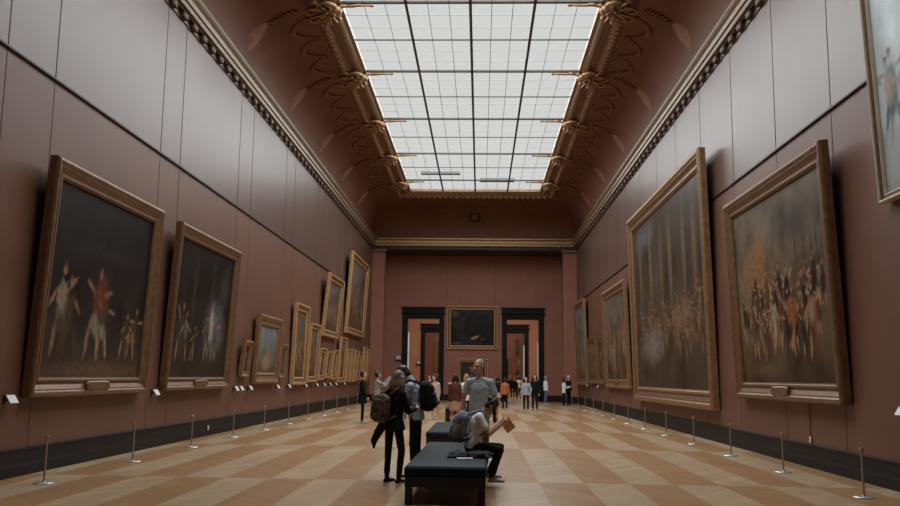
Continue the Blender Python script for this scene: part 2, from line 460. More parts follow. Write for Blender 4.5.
for yl in ylines+[GY1-2.72+bay]:
    for k in range(6):
        y=yl-bay*k/6
        if y<GY0 or y>GY1-.1: continue
        if k==0: b.box(GX0,GX1,y-.06,y+.06,ZS-.06,ZS,2)
        elif k==3: b.box(GX0,GX1,y-.035,y+.035,ZS-.03,ZS,0)
        else: b.box(GX0,GX1,y-.012,y+.012,ZS-.012,ZS,1)
b.build('glazing_bar',[M['bar'],M['bar_thin'],M['bar_gilt']],win)
b=MB();b.box(-3.4,-1.2,48.0,48.35,ZS+.25,ZS+.4);b.box(-.1,1.9,49.7,50.1,ZS+.25,ZS+.4)
b.build('maintenance_plank',M['bar'],win)

# ------------------------------------------------------------------ rooms beyond the doors
Y2,Y3=78.5,96.0
door_wall('wall_beyond',Y2,.7,-11,11,9,M['wall_far'])
b=MB();b.box(-11.3,-11,YB+.7,Y3,0,9);b.box(11,11.3,YB+.7,Y3,0,9)
b.box(-11,XL-.35,YB,YB+.7,0,11);b.box(XR+.35,11,YB,YB+.7,0,11)
struct(b.build('wall_side_rooms',M['wall_far']))
struct(MB().box(-11.3,11.3,Y3,Y3+.3,0,9).build('wall_end',M['wall_back']))
struct(MB().box(-11.3,11.3,YB+.7,Y3+.3,9,9.3).build('ceiling_rooms',M['white_plastic']))
def casing(name,x0,x1,ztop,y,wl,label):
    b=MB()
    for k,(a,p) in enumerate(((0,.10),(.09,.16),(.24,.08))):
        lo,hi=(a,(.09,.24,wl)[k])
        b.box(x0-hi,x0-lo,y-p,y+.0,0,ztop+lo);b.box(x1+lo,x1+hi,y-p,y+.0,0,ztop+lo)
        zl,zh=lo*2.1,hi*2.1
        b.box(x0-hi,x1+hi,y-p,y+.0,ztop+lo,ztop+hi)
    b.box(x0-wl-.06,x1+wl+.06,y-.2,y,ztop+wl,ztop+wl+.12)
    b.box(x0-wl,x1+wl,y-.1,y,ztop+wl+.12,ztop+wl+.36)
    b.box(x0-wl-.08,x1+wl+.08,y-.18,y,ztop+wl+.36,ztop+wl+.44)
    b.box(x0,x0+.04,y-.1,y+.7,0,ztop);b.box(x1-.04,x1,y-.1,y+.7,0,ztop);b.box(x0,x1,y-.1,y+.7,ztop-.04,ztop)
    return struct(b.build(name,M['door']),label)
casing('door_1',*D1,DZ,YB,.30,'dark doorway left of the black landscape painting')
casing('door_2',*D2,DZ,YB,.30,'dark doorway right of the black landscape painting')
casing('door_3',*D1,DZ,Y2,.30,'second dark doorway seen through the left one')
casing('door_4',*D2,DZ,Y2,.30,'second dark doorway seen through the right one')
glow=emit('daylit window pane',(200,208,214),.85)
for nm,x0,x1,z0,z1,y in (('window_2',-7.9,-6.36,1.9,5.4,Y2),('window_3',5.10,6.5,1.4,4.6,Y2),('window_4',4.70,5.7,.1,5.0,Y3)):
    w=struct(MB().box(x0,x1,y-.03,y+.02,z0,z1).build(nm,glow))
    b=MB();xm=(x0+x1)/2
    for a,c,d,e in ((x0-.08,x0,z0-.08,z1+.08),(x1,x1+.08,z0-.08,z1+.08),(x0,x1,z0-.08,z0),(x0,x1,z1,z1+.08),(xm-.03,xm+.03,z0,z1),(x0,x1,(z0+z1)/2-.03,(z0+z1)/2+.03)):
        b.box(a,c,y-.08,y,d,e)
    b.build('window_frame',M['white_plastic'],w)

# ------------------------------------------------------------------ ceiling ornaments
def spiral(c,r0,turns,sx,sz,rad,n=26):
    pts=[];rs=[]
    for i in range(n):
        t=i/(n-1);a=turns*2*PI*t;r=r0*(1-.85*t)
        pts.append((c[0]+sx*r*math.cos(a),c[1]+.04*math.sin(a*2),c[2]+sz*r*math.sin(a)));rs.append(rad*(1-.5*t))
    return pts,rs
rnd=random.Random(5)
# prototype local: +x towards the glass, z up
b=MB()
b.ell((0,0,-.06),(.20,.26,.14));b.ell((.18,0,-.10),(.16,.15,.12))
for sy in (-1,1):
    p,r=spiral((0,0,0),.26,1.4,1,1,.055)
    p=[(q[0]*.9,sy*(.30+q[2]*.9),-.12-.12*abs(q[0])) for q in p];b.tube(p,r)
    p,r=spiral((0,0,0),.20,1.3,1,1,.045)
    p=[(-.28+q[0],sy*(.18+q[2]),-.2+.1*q[0]) for q in p];b.tube(p,r)
    for k in range(5):
        a=rnd.uniform(-1.2,1.2);b.cone((0,sy*.1,-.1),(.1*math.cos(a)-.22*k/4,sy*(.25+.1*k),-.05-.2*rnd.random()),.07,.02,n=6,h=2)
for k in range(9):
    a=2*PI*k/9;b.cone((.0,0,-.14),(.26*math.cos(a),.30*math.sin(a),-.24+.08*math.cos(3*a)),.06,.025,n=6,h=2)
br0=thing('gilded_bracket','x','bracket',group='gilded brackets on the skylight surround')
b.xf(Matrix.Scale(1.35,4))
b.build('scroll_cluster',M['gilt'],br0,smooth=True)
b=MB();b.cone((.25,0,-.02),(.55,0,.02),.07,.05);b.tube([(.5,0,.02),(.7,.03,.03),(.95,-.02,.03),(1.3,0,.03)],[.05,.055,.045,.03]);b.ell((1.32,0,.03),(.07,.05,.05))
b.build('bracket_arm',M['gilt'],br0,smooth=True)
ysb=[y for y in ylines if 20<y<52]
first=True
for i,y in enumerate(ysb):
    for side,x,rz in (('left',GX0-.42,0),('right',GX1+.42,PI)):
        lab='gilt scroll bracket on the %s edge of the skylight, %s from the end wall'%(side,ORD[i])
        if first: o=br0;o.location=(x,y,ZS-.16);o.rotation_euler=(0,0,rz);o['label']=lab;first=False
        else: dup(br0,(x,y,ZS-.16),(0,0,rz),lab)
# relief ribs, leaves, swags on the coves
def cove_frame(side,t,al):
    p=cove_pos(side,t,al);q=cove_pos(side,t+.01,al);tan=(q-p).normalized()
    ax=Vector((0,1,0)) if side!='B' else Vector((1,0,0))
    nrm=tan.cross(ax)
    ctr=Vector((-.45,al,5)) if side!='B' else Vector((al,20,5))
    if nrm.dot(ctr-p)<0: nrm=-nrm
    return p,tan,ax,nrm.normalized()
def orn(name,label,cat,side,al,group):
    p=cove_pos(side,.5,al); return thing(name,label,cat,tuple(p),(0,0,0),group),p
for i,y in enumerate(ysb):
    for side,sn in (('L','left'),('R','right')):
        o,p0=orn('cove_leaf_relief','tall plaster leaf on the %s cove under a gilt bracket, %s from the end wall'%(sn,ORD[i]),'ceiling ornament',side,y,'leaf reliefs on the side coves')
        b=MB();pts=[];rs=[]
        for k in range(9):
            t=.86-.30*k/8;p,tan,ax,nr=cove_frame(side,t,y);pts.append(p+nr*.0-p0);rs.append(.07*(1-.5*k/8))
        b.tube(pts,rs)
        for k in range(6):
            p,tan,ax,nr=cove_frame(side,.84-.05*k,y)
            for s in (-1,1): b.cone(p+nr*.03-p0,p+ax*s*(.22-.02*k)-tan*.1+nr*.03-p0,.06,.02,n=6,h=2)
        b.build('rib',M['relief'],o,smooth=True)
        b=MB();vs=[];n=12
        for k in range(n+1):
            t=.55-.36*k/n;w=.42*math.sin(PI*min(1,(k/n)*.93+.05))**.8
            p,tan,ax,nr=cove_frame(side,t,y)
            for j in range(7):
                a=-1+2*j/6;vs.append(p+ax*(w*a)+nr*(.005+.035*(1-a*a)*(w/.34)+.022*((j+k)%2)*(1-a*a))-p0)
        fs=[(k*7+j,k*7+j+1,(k+1)*7+j+1,(k+1)*7+j) for k in range(n) for j in range(6)]
        b.add(vs,fs);b.build('leaf',M['relief_pale'],o,smooth=True)
def swag(side,a0,a1,label,group):
    p0=cove_pos(side,.8,(a0+a1)/2);o=MB();n=14;pts=[];rs=[]
    for k in range(n+1):
        u=k/n;al=a0+(a1-a0)*(.06+.88*u);t=.89-.17*math.sin(PI*u)**.8;p,tan,ax,nr=cove_frame(side,t,al)
        pts.append(p-p0);rs.append(.03+.085*math.sin(PI*u))
    o.tube(pts,rs)
    for al in (a0+.05*(a1-a0),a1-.05*(a1-a0)):
        p,tan,ax,nr=cove_frame(side,.90,al);o.ell(p+nr*.01-p0,(.10,.10,.08),n=8,h=6)
    ob=o.build('plaster_swag',M['relief'],None,smooth=True);ob.location=p0;tag(ob,label,'ceiling ornament',group)
for side,sn in (('L','left'),('R','right')):
    n=0
    for i in range(len(ysb)-1):
        ya,yb=ysb[i+1]+.5,ysb[i]-.5;w=(yb-ya)/3
        for k in (2,1,0):
            swag(side,ya+w*k,ya+w*(k+1),'%s plaster swag of the %s cove, %s in the bay %s from the end'%('faint',sn,('nearest','middle','farthest')[k],ORD[i]),'garland swags along the side coves');n+=1
for k in range(6):
    x0=-4.6+8.3*k/6;swag('B',x0,x0+8.3/6,'plaster garland swag on the end cove, %s counting from the left corner'%ORD[k],'garland swags along the end cove')
o,p0=orn('shield_medallion','oval shield medallion with wreath on the end cove above the cornice','medallion','B',-.43,None)
p,tan,ax,nr=cove_frame('B',.5,-.43);B=Matrix((ax,tan,nr)).transposed()@Matrix.Scale(.72,3)
b=MB();pts=[]
for k in range(25):
    a=2*PI*k/24;pts.append(B@Vector((.42*math.cos(a),.55*math.sin(a)-.05*(1+math.cos(2*a)),.10)))
b.tube(pts,.07);b.build('shield_rim',M['relief_dark'],o,smooth=True)
b=MB();b.ell((0,0,0),(.36,.48,.06));b.xf(B.to_4x4());sf=b.build('shield_face',M['relief'],o,smooth=True)
b=MB();b.ell((0,.14,.10),(.10,.12,.06));b.cone((0,.05,.1),(0,-.28,.09),.06,.10);b.cone((-.2,.0,.09),(.2,.0,.09),.03,.03);b.xf(B.to_4x4());b.build('shield_figure',M['relief_pale'],sf,smooth=True)
b=MB()
for s in (-1,1):
    for k in range(10):
        a=-PI/2+s*(.25+.26*k);c=Vector((.72*math.cos(a),.78*math.sin(a),.04));d=Vector((1.05*math.cos(a+s*.18),1.05*math.sin(a+s*.18),.04))
        b.cone(c,d,.06,.015,n=6,h=2)
for k in range(5): b.cone((0,.55,.06),(.5*math.cos(PI*k/4),.62+.28*math.sin(PI*k/4),.05),.06,.02,n=6,h=2)
b.cone((0,-.6,.05),(0,-1.0,.04),.07,.02,n=6,h=2)
b.xf(B.to_4x4());b.build('wreath',M['relief'],o,smooth=True)

# ------------------------------------------------------------------ paintings
def lerp(a,b,t): return [a[i]+(b[i]-a[i])*t for i in range(3)]
class Canvas:
    def __init__(s,w,h,nx,ny,seed):
        s.w,s.h,s.nx,s.ny=w,h,nx,ny;s.r=random.Random(seed);s.seed=seed;s.p=[[0,0,0] for _ in range(nx*ny)]
    def base(s,top,mid,bot,amp=.35,fs=2.2):
        for j in range(s.ny):
            v=j/(s.ny-1)
            c=lerp(bot,mid,v/.4) if v<.4 else lerp(mid,top,(v-.4)/.6)
            for i in range(s.nx):
                x=i/(s.nx-1)*s.w;y=v*s.h
                n=noise.fractal(Vector((x*fs/ s.w*3,y*fs/s.w*3,s.seed*7.3)),1.0,2.0,5)
                k=1+amp*n*1.3;s.p[j*s.nx+i]=[max(0,q*k) for q in c]
    def blob(s,cx,cy,rx,ry,col,soft=.5,a=1.0,ang=0,nz=.25):
        # cx.. in fractions of the canvas
        R=max(rx,ry)*1.4
        i0=max(0,int((cx-R*max(1,s.h/s.w))*s.nx)-1);i1=min(s.nx-1,int((cx+R*max(1,s.h/s.w))*s.nx)+2)
        j0=max(0,int((cy-R*max(1,s.w/s.h))*s.ny)-1);j1=min(s.ny-1,int((cy+R*max(1,s.w/s.h))*s.ny)+2)
        ca,sa=math.cos(ang),math.sin(ang)
        for j in range(j0,j1+1):
            for i in range(i0,i1+1):
                dx=(i/(s.nx-1)-cx)*s.w;dy=(j/(s.ny-1)-cy)*s.h
                u=(dx*ca+dy*sa)/(rx*s.w);v=(-dx*sa+dy*ca)/(ry*s.h)
                d=math.sqrt(u*u+v*v)
                if d>1.3: continue
                n=noise.noise(Vector((i*.35,j*.35,s.seed)))
                t=max(0,min(1,(1+nz*n-d)/soft))*a
                if t>0: s.p[j*s.nx+i]=lerp(s.p[j*s.nx+i],[max(0,q*(1+.35*n)) for q in col],t)
    def fig(s,cx,fy,hh,pal,pose=None,a=.9):
        # loose standing / bending figure of height hh (fraction of canvas height)
        r=s.r;k=s.h/s.w;sk=pal[0];cl=r.choice(pal[1:]);cl2=r.choice(pal[1:]);lean=r.uniform(-.25,.25) if pose is None else pose
        W=lambda q:q*hh*k
        hx=cx+W(.45)*lean
        for sd in (-1,1):
            st=r.uniform(.05,.17);s.blob(cx+sd*W(st),fy+hh*.22,W(.05),hh*.24,cl2 if r.random()<.5 else sk,.55,a,ang=sd*st*1.6)
        s.blob((cx+hx)/2,fy+hh*.40,W(.13),hh*.16,cl2,.55,a)
        s.blob((cx+hx)/2,fy+hh*.62,W(.15),hh*.21,cl,.5,a,ang=-lean*.6)
        s.blob((cx+hx)/2+W(.08),fy+hh*.5,W(.06),hh*.24,[q*.4 for q in cl],.7,a*.8,ang=-lean)
        for sd in (-1,1):
            aa=r.uniform(-1.1,1.1);s.blob(hx+W(.2)*sd,fy+hh*(.70+.1*aa),W(.15),hh*.035,sk,.5,a,ang=sd*aa*.9)
        s.blob(hx,fy+hh*.90,W(.055),hh*.066,sk,.4,a)
        s.blob(hx,fy+hh*.945,W(.058),hh*.042,[q*.25 for q in sk],.5,a)
    def crowd(s,x0,x1,y0,y1,n,hh,pal):
        L=[(s.r.uniform(x0,x1),s.r.uniform(y0,y1),hh*s.r.uniform(.8,1.15)) for _ in range(n)]
        for x,y,h in sorted(L,key=lambda q:-q[1]): s.fig(x,y,h,pal)
def pcol(*rgb): return lin(rgb)
FLESH=pcol(158,120,92);RED=pcol(96,52,40);DK=pcol(34,30,27);BR=pcol(84,64,48);CREAM=pcol(160,144,120);GREY=pcol(110,108,104);BLUE=pcol(74,80,92);OCH=pcol(150,112,66)
def art(style,w,h,seed):
    nx=max(18,min(200,int(w/.032)));ny=max(20,min(210,int(h/.032)))
    c=Canvas(w,h,nx,ny,seed);P=[FLESH,RED,DK,BR,CREAM,OCH]
    if style=='gloom':
        c.base(pcol(34,30,28),pcol(38,33,30),pcol(70,58,47),.4)
        c.blob(.5,.7,.5,.06,pcol(56,50,46),.9,.6)
        for x in (.2,.47,.74): c.blob(x,.72,.05,.3,pcol(36,33,31),.8,.7)
        for x,h_ in ((.13,.52),(.22,.46),(.44,.54),(.53,.42)): c.fig(x,.09,h_,[FLESH,CREAM,BR,BR],None,.68)
        c.blob(.5,.46,.09,.14,pcol(120,60,44),.7,.7)
        for x,h_ in ((.78,.30),(.88,.34),(.83,.22)): c.fig(x,.10,h_,[FLESH,CREAM,OCH,BR],.3,.75)
        c.blob(.5,.03,.6,.07,pcol(104,80,60),.7,.8)
    elif style=='interior':
        c.base(pcol(34,30,28),pcol(37,33,30),pcol(48,41,35),.4)
        for x in (.3,.62): c.blob(x,.6,.03,.42,pcol(64,58,52),.8,.7)
        c.blob(.72,.38,.24,.28,pcol(126,128,130),1.0,.75);c.blob(.66,.42,.05,.20,pcol(176,166,150),.8,.8)  # grey patch puts the varnish glare into the canvas colours
        for x,h_ in ((.12,.46),(.22,.40),(.6,.40),(.74,.42),(.36,.3)): c.fig(x,.10,h_,[FLESH,BR,BR,GREY],None,.65)
        c.blob(.86,.72,.10,.22,pcol(74,68,62),.9,.6)
    elif style=='cathedral':
        c.base(pcol(70,62,53),pcol(74,60,48),pcol(68,55,44),.45)
        for x,q in ((.12,.4),(.30,.55),(.47,.35),(.60,.6),(.78,.5),(.9,.45)):
            c.blob(x,.68,.034,.36,lerp(pcol(80,70,60),pcol(150,124,90),q),.8,.75)
        c.blob(.2,.9,.2,.1,pcol(118,120,124),.9,.55)
        [c.fig(c.r.uniform(.05,.95),c.r.uniform(.12,.34),.19,[FLESH,BR,RED,OCH,GREY,BR],None,.55) for _ in range(70)]
        c.blob(.27,.24,.24,.13,pcol(132,132,132),1.0,.6)  # reflected glare painted into the lower left of the canvas
        for x in (.2,.34,.43): c.fig(x,.16,.20,[FLESH,CREAM,GREY,GREY],None,.5)
        c.blob(.72,.36,.16,.10,pcol(142,112,78),.9,.5)
    elif style=='battle':
        c.base(pcol(104,94,80),pcol(104,84,62),pcol(62,48,36),.55)
        c.blob(.26,.62,.17,.19,pcol(140,100,66),.35,.9,nz=.5);c.blob(.33,.78,.07,.10,pcol(138,104,72),.4,.8);c.blob(.75,.82,.22,.14,pcol(58,56,54),.9,.7)
        c.blob(.6,.38,.45,.16,pcol(60,48,38),.8,.7)
        [c.fig(c.r.uniform(.05,.95),c.r.uniform(.12,.36),.28*c.r.uniform(.8,1.1),[FLESH,RED,DK,BR,DK,DK],None,.9) for _ in range(56)]
        for x,y,h_,pl in ((.46,.14,.36,[FLESH,CREAM,CREAM]),(.2,.12,.34,[FLESH,FLESH,BR]),(.82,.1,.4,[FLESH,FLESH,RED]),(.6,.12,.3,[FLESH,BR,DK]),(.34,.1,.24,[FLESH,CREAM,BR])): c.fig(x,y,h_,pl)
        c.blob(.63,.36,.06,.09,pcol(140,84,54),.4,.9)
        for x in (.72,.80,.87,.92): c.blob(x,.66,.006,.12,pcol(44,38,34),.5,.9,ang=.08)
        c.blob(.3,.07,.25,.05,pcol(104,84,62),.8,.7)
    elif style=='pale':
        c.base(pcol(214,226,230),pcol(196,204,206),pcol(150,152,152),.3,fs=3)  # base tones raised to carry the skylight's reflection in the paint
        c.crowd(.0,.95,.03,.25,12,.32,[pcol(150,140,132),BLUE,GREY,pcol(90,92,98),CREAM])
    elif style=='night':
        c.base(pcol(46,44,42),pcol(36,34,33),pcol(42,39,36),.5)
        c.blob(.10,.88,.12,.14,pcol(120,96,66),.9,.8);c.blob(.2,.62,.2,.2,pcol(66,62,58),.9,.6)
        c.blob(.56,.22,.13,.05,pcol(176,150,116),.5,.95,ang=.35);c.blob(.74,.18,.06,.025,pcol(110,108,104),.5,.8);c.blob(.15,.06,.16,.04,pcol(110,98,80),.7,.7)
        for x,y in ((.35,.8),(.3,.72),(.62,.85),(.75,.92),(.17,.3),(.7,.07),(.3,.1)): c.blob(x,y,.03,.025,pcol(104,92,76),.8,.7)
    elif style=='portrait':
        c.base(pcol(72,62,54),pcol(70,58,50),pcol(62,50,42),.35)
        c.blob(.5,.28,.34,.30,c.r.choice([RED,DK,BR,BLUE,GREY]),.5,.9);c.blob(.5,.55,.12,.10,CREAM,.7,.5);c.blob(.5,.70,.13,.13,FLESH,.4,.95);c.blob(.5,.80,.14,.07,DK,.5,.9)
        c.blob(.38,.25,.2,.04,FLESH,.6,.7,ang=.4)
    elif style=='sky':
        c.base(pcol(122,128,134),pcol(112,108,102),pcol(96,76,56),.3)
        c.blob(.5,.22,.3,.22,pcol(176,146,108),.8,.7);c.fig(.5,.12,.5,[FLESH,CREAM,OCH])
    else: # figures
        c.base(pcol(98,88,78),pcol(100,80,62),pcol(80,64,50),.5)
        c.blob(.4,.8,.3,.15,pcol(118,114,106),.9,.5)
        c.crowd(.12,.88,.08,.28,9,.36,[FLESH,CREAM,RED,OCH,BR,GREY])
    return c
mp_=bpy.data.materials.new('oil painting');mp_.use_nodes=True
_a=mp_.node_tree.nodes.new('ShaderNodeAttribute');_a.attribute_name='paint'
_b=mp_.node_tree.nodes['Principled BSDF'];mp_.node_tree.links.new(_a.outputs['Color'],_b.inputs['Base Color']);_b.inputs['Roughness'].default_value=.40;_b.inputs['Specular IOR Level'].default_value=.15

def painting(label,w,h,fw,d,style,seed,loc,rz,tilt,gilt='gilt',plaque=False,bead=False,group=None):
    o=thing('framed_painting',label,'painting',loc,(-tilt,0,rz),group)
    # frame profile: (inset from the outer edge, height off the back)
    prof=[(0,0),(0,.70*d),(.06*fw,.92*d),(.16*fw,1.0*d),(.26*fw,.97*d),(.34*fw,.80*d),(.40*fw,.80*d),(.62*fw,.55*d),(.72*fw,.50*d),(.76*fw,.62*d),(.88*fw,.62*d),(.94*fw,.45*d),(fw,.42*d),(fw,.22*d)]
    b=MB()
    def rect(u,y): return [(-w/2+u,y,u),(w/2-u,y,u),(w/2-u,y,h-u),(-w/2+u,y,h-u)]
    for i in range(len(prof)-1):
        A=rect(*prof[i]);B=rect(*prof[i+1])
        for k in range(4):
            q=(k+1)%4;b.add([A[k],A[q],B[q],B[k]],[(3,2,1,0)],1 if i in (5,6,7) else 0)
    b.add(rect(0,0),[(0,1,2,3)],1)
    if bead:
        st=.15;r=.036
        def run(p,q):
            n=max(2,int((Vector(q)-Vector(p)).length/st))
            for k in range(n):
                c=Vector(p).lerp(Vector(q),(k+.5)/n);b.ell(c,(r,r,r),n=6,h=4)
        z=.82*d;e=.02
        run((w/2-e,z,e),(w/2-e,z,h-e));run((-w/2,z,e),(w/2,z,e));run((-w/2,z,h-e),(w/2,z,h-e))
    fr=b.build('frame',[M[gilt],M['gilt_dull']],o)
    cw,ch=w-2*fw,h-2*fw
    c=art(style,cw,ch,seed);nx,ny=c.nx,c.ny
    vs=[(cw/2-cw*i/(nx-1),.26*d,fw+ch*j/(ny-1)) for j in range(ny) for i in range(nx)]   # seen from the front, u runs left to right
    fs=[(j*nx+i,j*nx+i+1,(j+1)*nx+i+1,(j+1)*nx+i) for j in range(ny-1) for i in range(nx-1)]
    k=MB().add(vs,fs).build('canvas',mp_,o)
    at=k.data.color_attributes.new('paint','FLOAT_COLOR','POINT')
    fl=[]
    for q in c.p: fl+=[*q,1.0]
    at.data.foreach_set('color',fl)
    if plaque:
        b=MB();b.bbox(-.42,.42,.62*d,1.02*d,fw*.28,fw*.80,.02)
        for s in (-1,1): b.ell((s*.42,.9*d,fw*.54),(.06,.04,fw*.24),n=10,h=6)
        b.build('title_plaque',M['plaque'],fr)
    return o
RZ={'L':-PI/2,'R':PI/2,'B':PI}
def hang(side,y0,y1,z0,z1,xo,fw,d,style,seed,label,**kw):
    w=abs(y1-y0);ht=z1-z0;yb=(y0+y1)/2
    t=math.atan2(max(.02,xo-d-.05),ht)
    x=XL+.03 if side=='L' else XR-.03
    return painting(label,w,ht/math.cos(t)*.995,fw,d,style,seed,(x,yb,z0+.03),RZ[side],t,**kw)
GL='gilt-framed paintings on the left wall';GR='gilt-framed paintings on the right wall'
hang('L',13.40,18.13,1.15,4.98,.40,.32,.17,'gloom',3,'huge dark painting nearest on the left wall, pale standing figures in gloom',gilt='gilt_dull',plaque=True,group=GL)
hang('L',19.22,24.13,1.17,4.95,.42,.30,.17,'interior',8,'large dark painting, second from foreground on the left wall, with painted-in grey glare',gilt='gilt_dull',plaque=True,group=GL)
hang('L',25.52,26.38,1.48,2.54,.28,.17,.12,'portrait',11,'small framed portrait left of the sky-grey upright painting on the left wall',group=GL)
hang('L',27.05,30.13,1.27,3.44,.30,.34,.16,'sky',13,'upright painting with grey sky in a wide gilt frame on the left wall',group=GL)
hang('L',30.31,31.19,1.45,2.61,.29,.17,.12,'portrait',17,'small framed portrait squeezed right of the sky-grey painting on the left wall',group=GL)
hang('L',32.49,34.95,1.17,4.26,.30,.30,.16,'figures',19,'tall gilt-framed painting midway along the left wall, tallest of the lower row',gilt='gilt_bright',group=GL)
hang('L',35.34,37.41,1.26,3.67,.31,.24,.14,'figures',23,'tall narrow painting just beyond the tallest of the lower left row',gilt='gilt_bright',group=GL)
hang('L',38.49,42.52,3.28,6.09,.48,.32,.16,'figures',29,'upper painting tilting forward over the small left-wall portraits, nearer of two',gilt='gilt_bright',group=GL)
hang('L',45.16,51.87,3.74,8.02,.48,.36,.18,'figures',31,'highest painting on the left wall, tall frame near the end pilaster',gilt='gilt_bright',group=GL)
for k,(a,c,z0,z1,st,lab) in enumerate((
 (37.86,39.15,1.35,2.73,'portrait','small portrait below the forward tilting upper painting, nearest of three'),
 (39.49,40.72,1.43,2.63,'portrait','small portrait below the forward tilting upper painting, middle of three'),
 (41.30,42.46,1.36,2.75,'portrait','small portrait below the forward tilting upper painting, farthest of three'),
 (43.22,45.17,1.21,3.46,'figures','tall painting between the two high-hung paintings of the left wall'),
 (45.64,46.70,1.22,2.94,'portrait','narrow painting under the highest left painting, first of its row'),
 (46.92,47.89,1.22,2.98,'portrait','narrow painting under the highest left painting, second of its row'),
 (48.35,49.46,1.21,2.95,'portrait','narrow painting under the highest left painting, third of its row'),
 (49.61,51.13,1.28,2.90,'figures','narrow painting under the highest left painting, fourth of its row'),
 (52.01,53.11,1.27,3.25,'portrait','narrow painting near the left pilaster, second from the end'),
 (53.58,54.65,1.26,3.19,'portrait','narrow painting nearest the left pilaster, last of the left row'))):
    hang('L',a,c,z0,z1,.30,.2 if c-a<1.3 else .24,.13,st,40+k,lab,gilt='gilt_bright',group=GL)
hang('R',14.93,20.98,1.16,5.70,.42,.36,.18,'battle',61,'huge battle painting with brown tower and crowd on the right wall',gilt='gilt_dull',plaque=True,bead=True,group=GR)
hang('R',23.07,34.58,.78,7.74,.46,.50,.22,'cathedral',67,'tallest painting on the right wall, lofty columns over a crowd with painted-in glare',gilt='gilt',bead=True,group=GR)
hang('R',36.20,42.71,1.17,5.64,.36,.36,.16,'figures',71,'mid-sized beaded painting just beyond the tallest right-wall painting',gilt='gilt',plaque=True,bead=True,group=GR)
hang('R',43.50,45.61,1.30,3.62,.28,.24,.13,'portrait',73,'low small painting on the right wall, nearer of a pair',gilt='gilt_dull',group=GR)
hang('R',46.16,49.86,1.28,3.76,.28,.26,.13,'figures',79,'low small painting on the right wall, farther of a pair',gilt='gilt_dull',group=GR)
hang('R',50.53,55.23,1.19,6.12,.36,.34,.16,'sky',83,'tall farthest painting on the right wall beside the couple in white and black',gilt='gilt',bead=True,group=GR)
hang('R',7.4,13.3,4.22,8.4,.36,.14,.14,'pale',89,'pale blue painting with skylight reflection painted in, hung high at the right edge',gilt='pale_frame',group=GR)
painting('black landscape painting in a gilt frame between the two doorways',3.44,2.92,.26,.16,'night',91,(-.54,YB-.02,3.42),PI,.02,gilt='gilt_pale')
painting('lower gilt-framed picture with pale figure under the black landscape',2.04,1.75,.2,.12,'portrait',93,(-.5,YB-.02,1.05),PI,.02,gilt='gilt_pale')
hang('R',57.5,58.9,1.35,3.3,.7,.2,.13,'portrait',95,'narrow picture in the right recess beside the end doorway',gilt='gilt')
# paintings in the rooms beyond
painting('tall gilt painting seen through the left doorway',1.9,4.0,.3,.15,'figures',97,(-4.0,Y3-.02,1.6),PI,.02,gilt='gilt_bright')
painting('dark gilt painting seen through the right doorway',1.5,2.6,.25,.15,'night',99,(2.55,Y3-.02,1.2),PI,.02,gilt='gilt_bright')
painting('tall narrow gilt painting deep behind the right doorway',.8,4.2,.2,.15,'figures',101,(4.05,Y3-.02,1.6),PI,.02,gilt='gilt_bright')

# ------------------------------------------------------------------ wall labels, sockets, signs
wl=thing('wall_label','x','label',group='white caption cards on the walls')
b=MB();mtx=Matrix.Rotation(math.radians(32),4,'X')
b.bbox(-.12,.12,-.008,.008,-.07,.07,.003);b.xf(Matrix.Translation((0,.12,0))@mtx);b.build('card',M['card'],wl)
b=MB();b.box(-.03,.03,0,.10,-.03,.0);b.box(-.03,.03,0,.02,-.08,.06);b.build('bracket',M['black'],wl)
LY=[12.99,18.88,25.19,25.72,26.75,30.4,32.2,35.3,37.75,39.5,41.1,42.75,45.4]
LT=['before the nearest dark painting','between the two large dark paintings','beside the small portrait, nearest of three','beside the small portrait, middle of three','beside the small portrait, farthest of three','under the sky-grey painting','before the tallest lower painting','before the tall narrow painting','before the first small portrait','before the second small portrait','before the third small portrait','before the tall far painting','under the highest painting']
for i,(y,t) in enumerate(zip(LY,LT)):
    lab='white caption card low on the left wall '+t
    if i==0: wl.location=(XL+.005,y,1.17);wl.rotation_euler=(0,0,RZ['L']);wl['label']=lab
    else: dup(wl,(XL+.005,y,1.17),(0,0,RZ['L']),lab)
for y,t in ((50.48,'under the tall farthest painting'),(46.0,'under the pair of small paintings'),(13.05,'at the right edge of the view')):
    dup(wl,(XR-.005,y,1.17),(0,0,RZ['R']),'white caption card low on the right wall '+t)
dup(wl,(-2.0,YB-.005,1.14),(0,0,PI),'white caption card beside the lower picture on the end wall',group='caption card of the end wall')
def socket(x,y,z,sgn,label,cable):
    o=thing('wall_socket',label,'socket',(x,y,z),(0,0,RZ['L' if sgn>0 else 'R']))
    MB().bbox(-.04,.04,0,.03,-.06,.06,.008).build('plate',M['white_plastic'],o)
    if cable: MB().tube([(0,.012,.05),(.02,.012,.14),(.01,.012,.3),(.0,.012,.75)],.008,6).build('cable',M['seam'],o)
socket(XL+.07,22.77,.2,1,'small white socket on the left skirting board',False)
socket(XR-.005,16.9,.50,-1,'small white socket on the right wall below the battle painting',True)
def sign(x,y,z,s,label):
    o=thing('sign_box',label,'sign',(x,y,z),(0,0,0))
    MB().bbox(-s/2,s/2,-.12,0,-s/2,s/2,.01).build('housing',M['black'],o)
    MB().box(-s*.42,s*.42,-.13,-.12,-s*.22,s*.42).build('panel',M['card_grey'],o)
sign(-5.49,YB-.0,2.78,.40,'pale grey sign box on the end wall left of the left doorway')
sign(-5.45,Y2-.0,2.75,.36,'pale grey sign box seen through the left doorway')

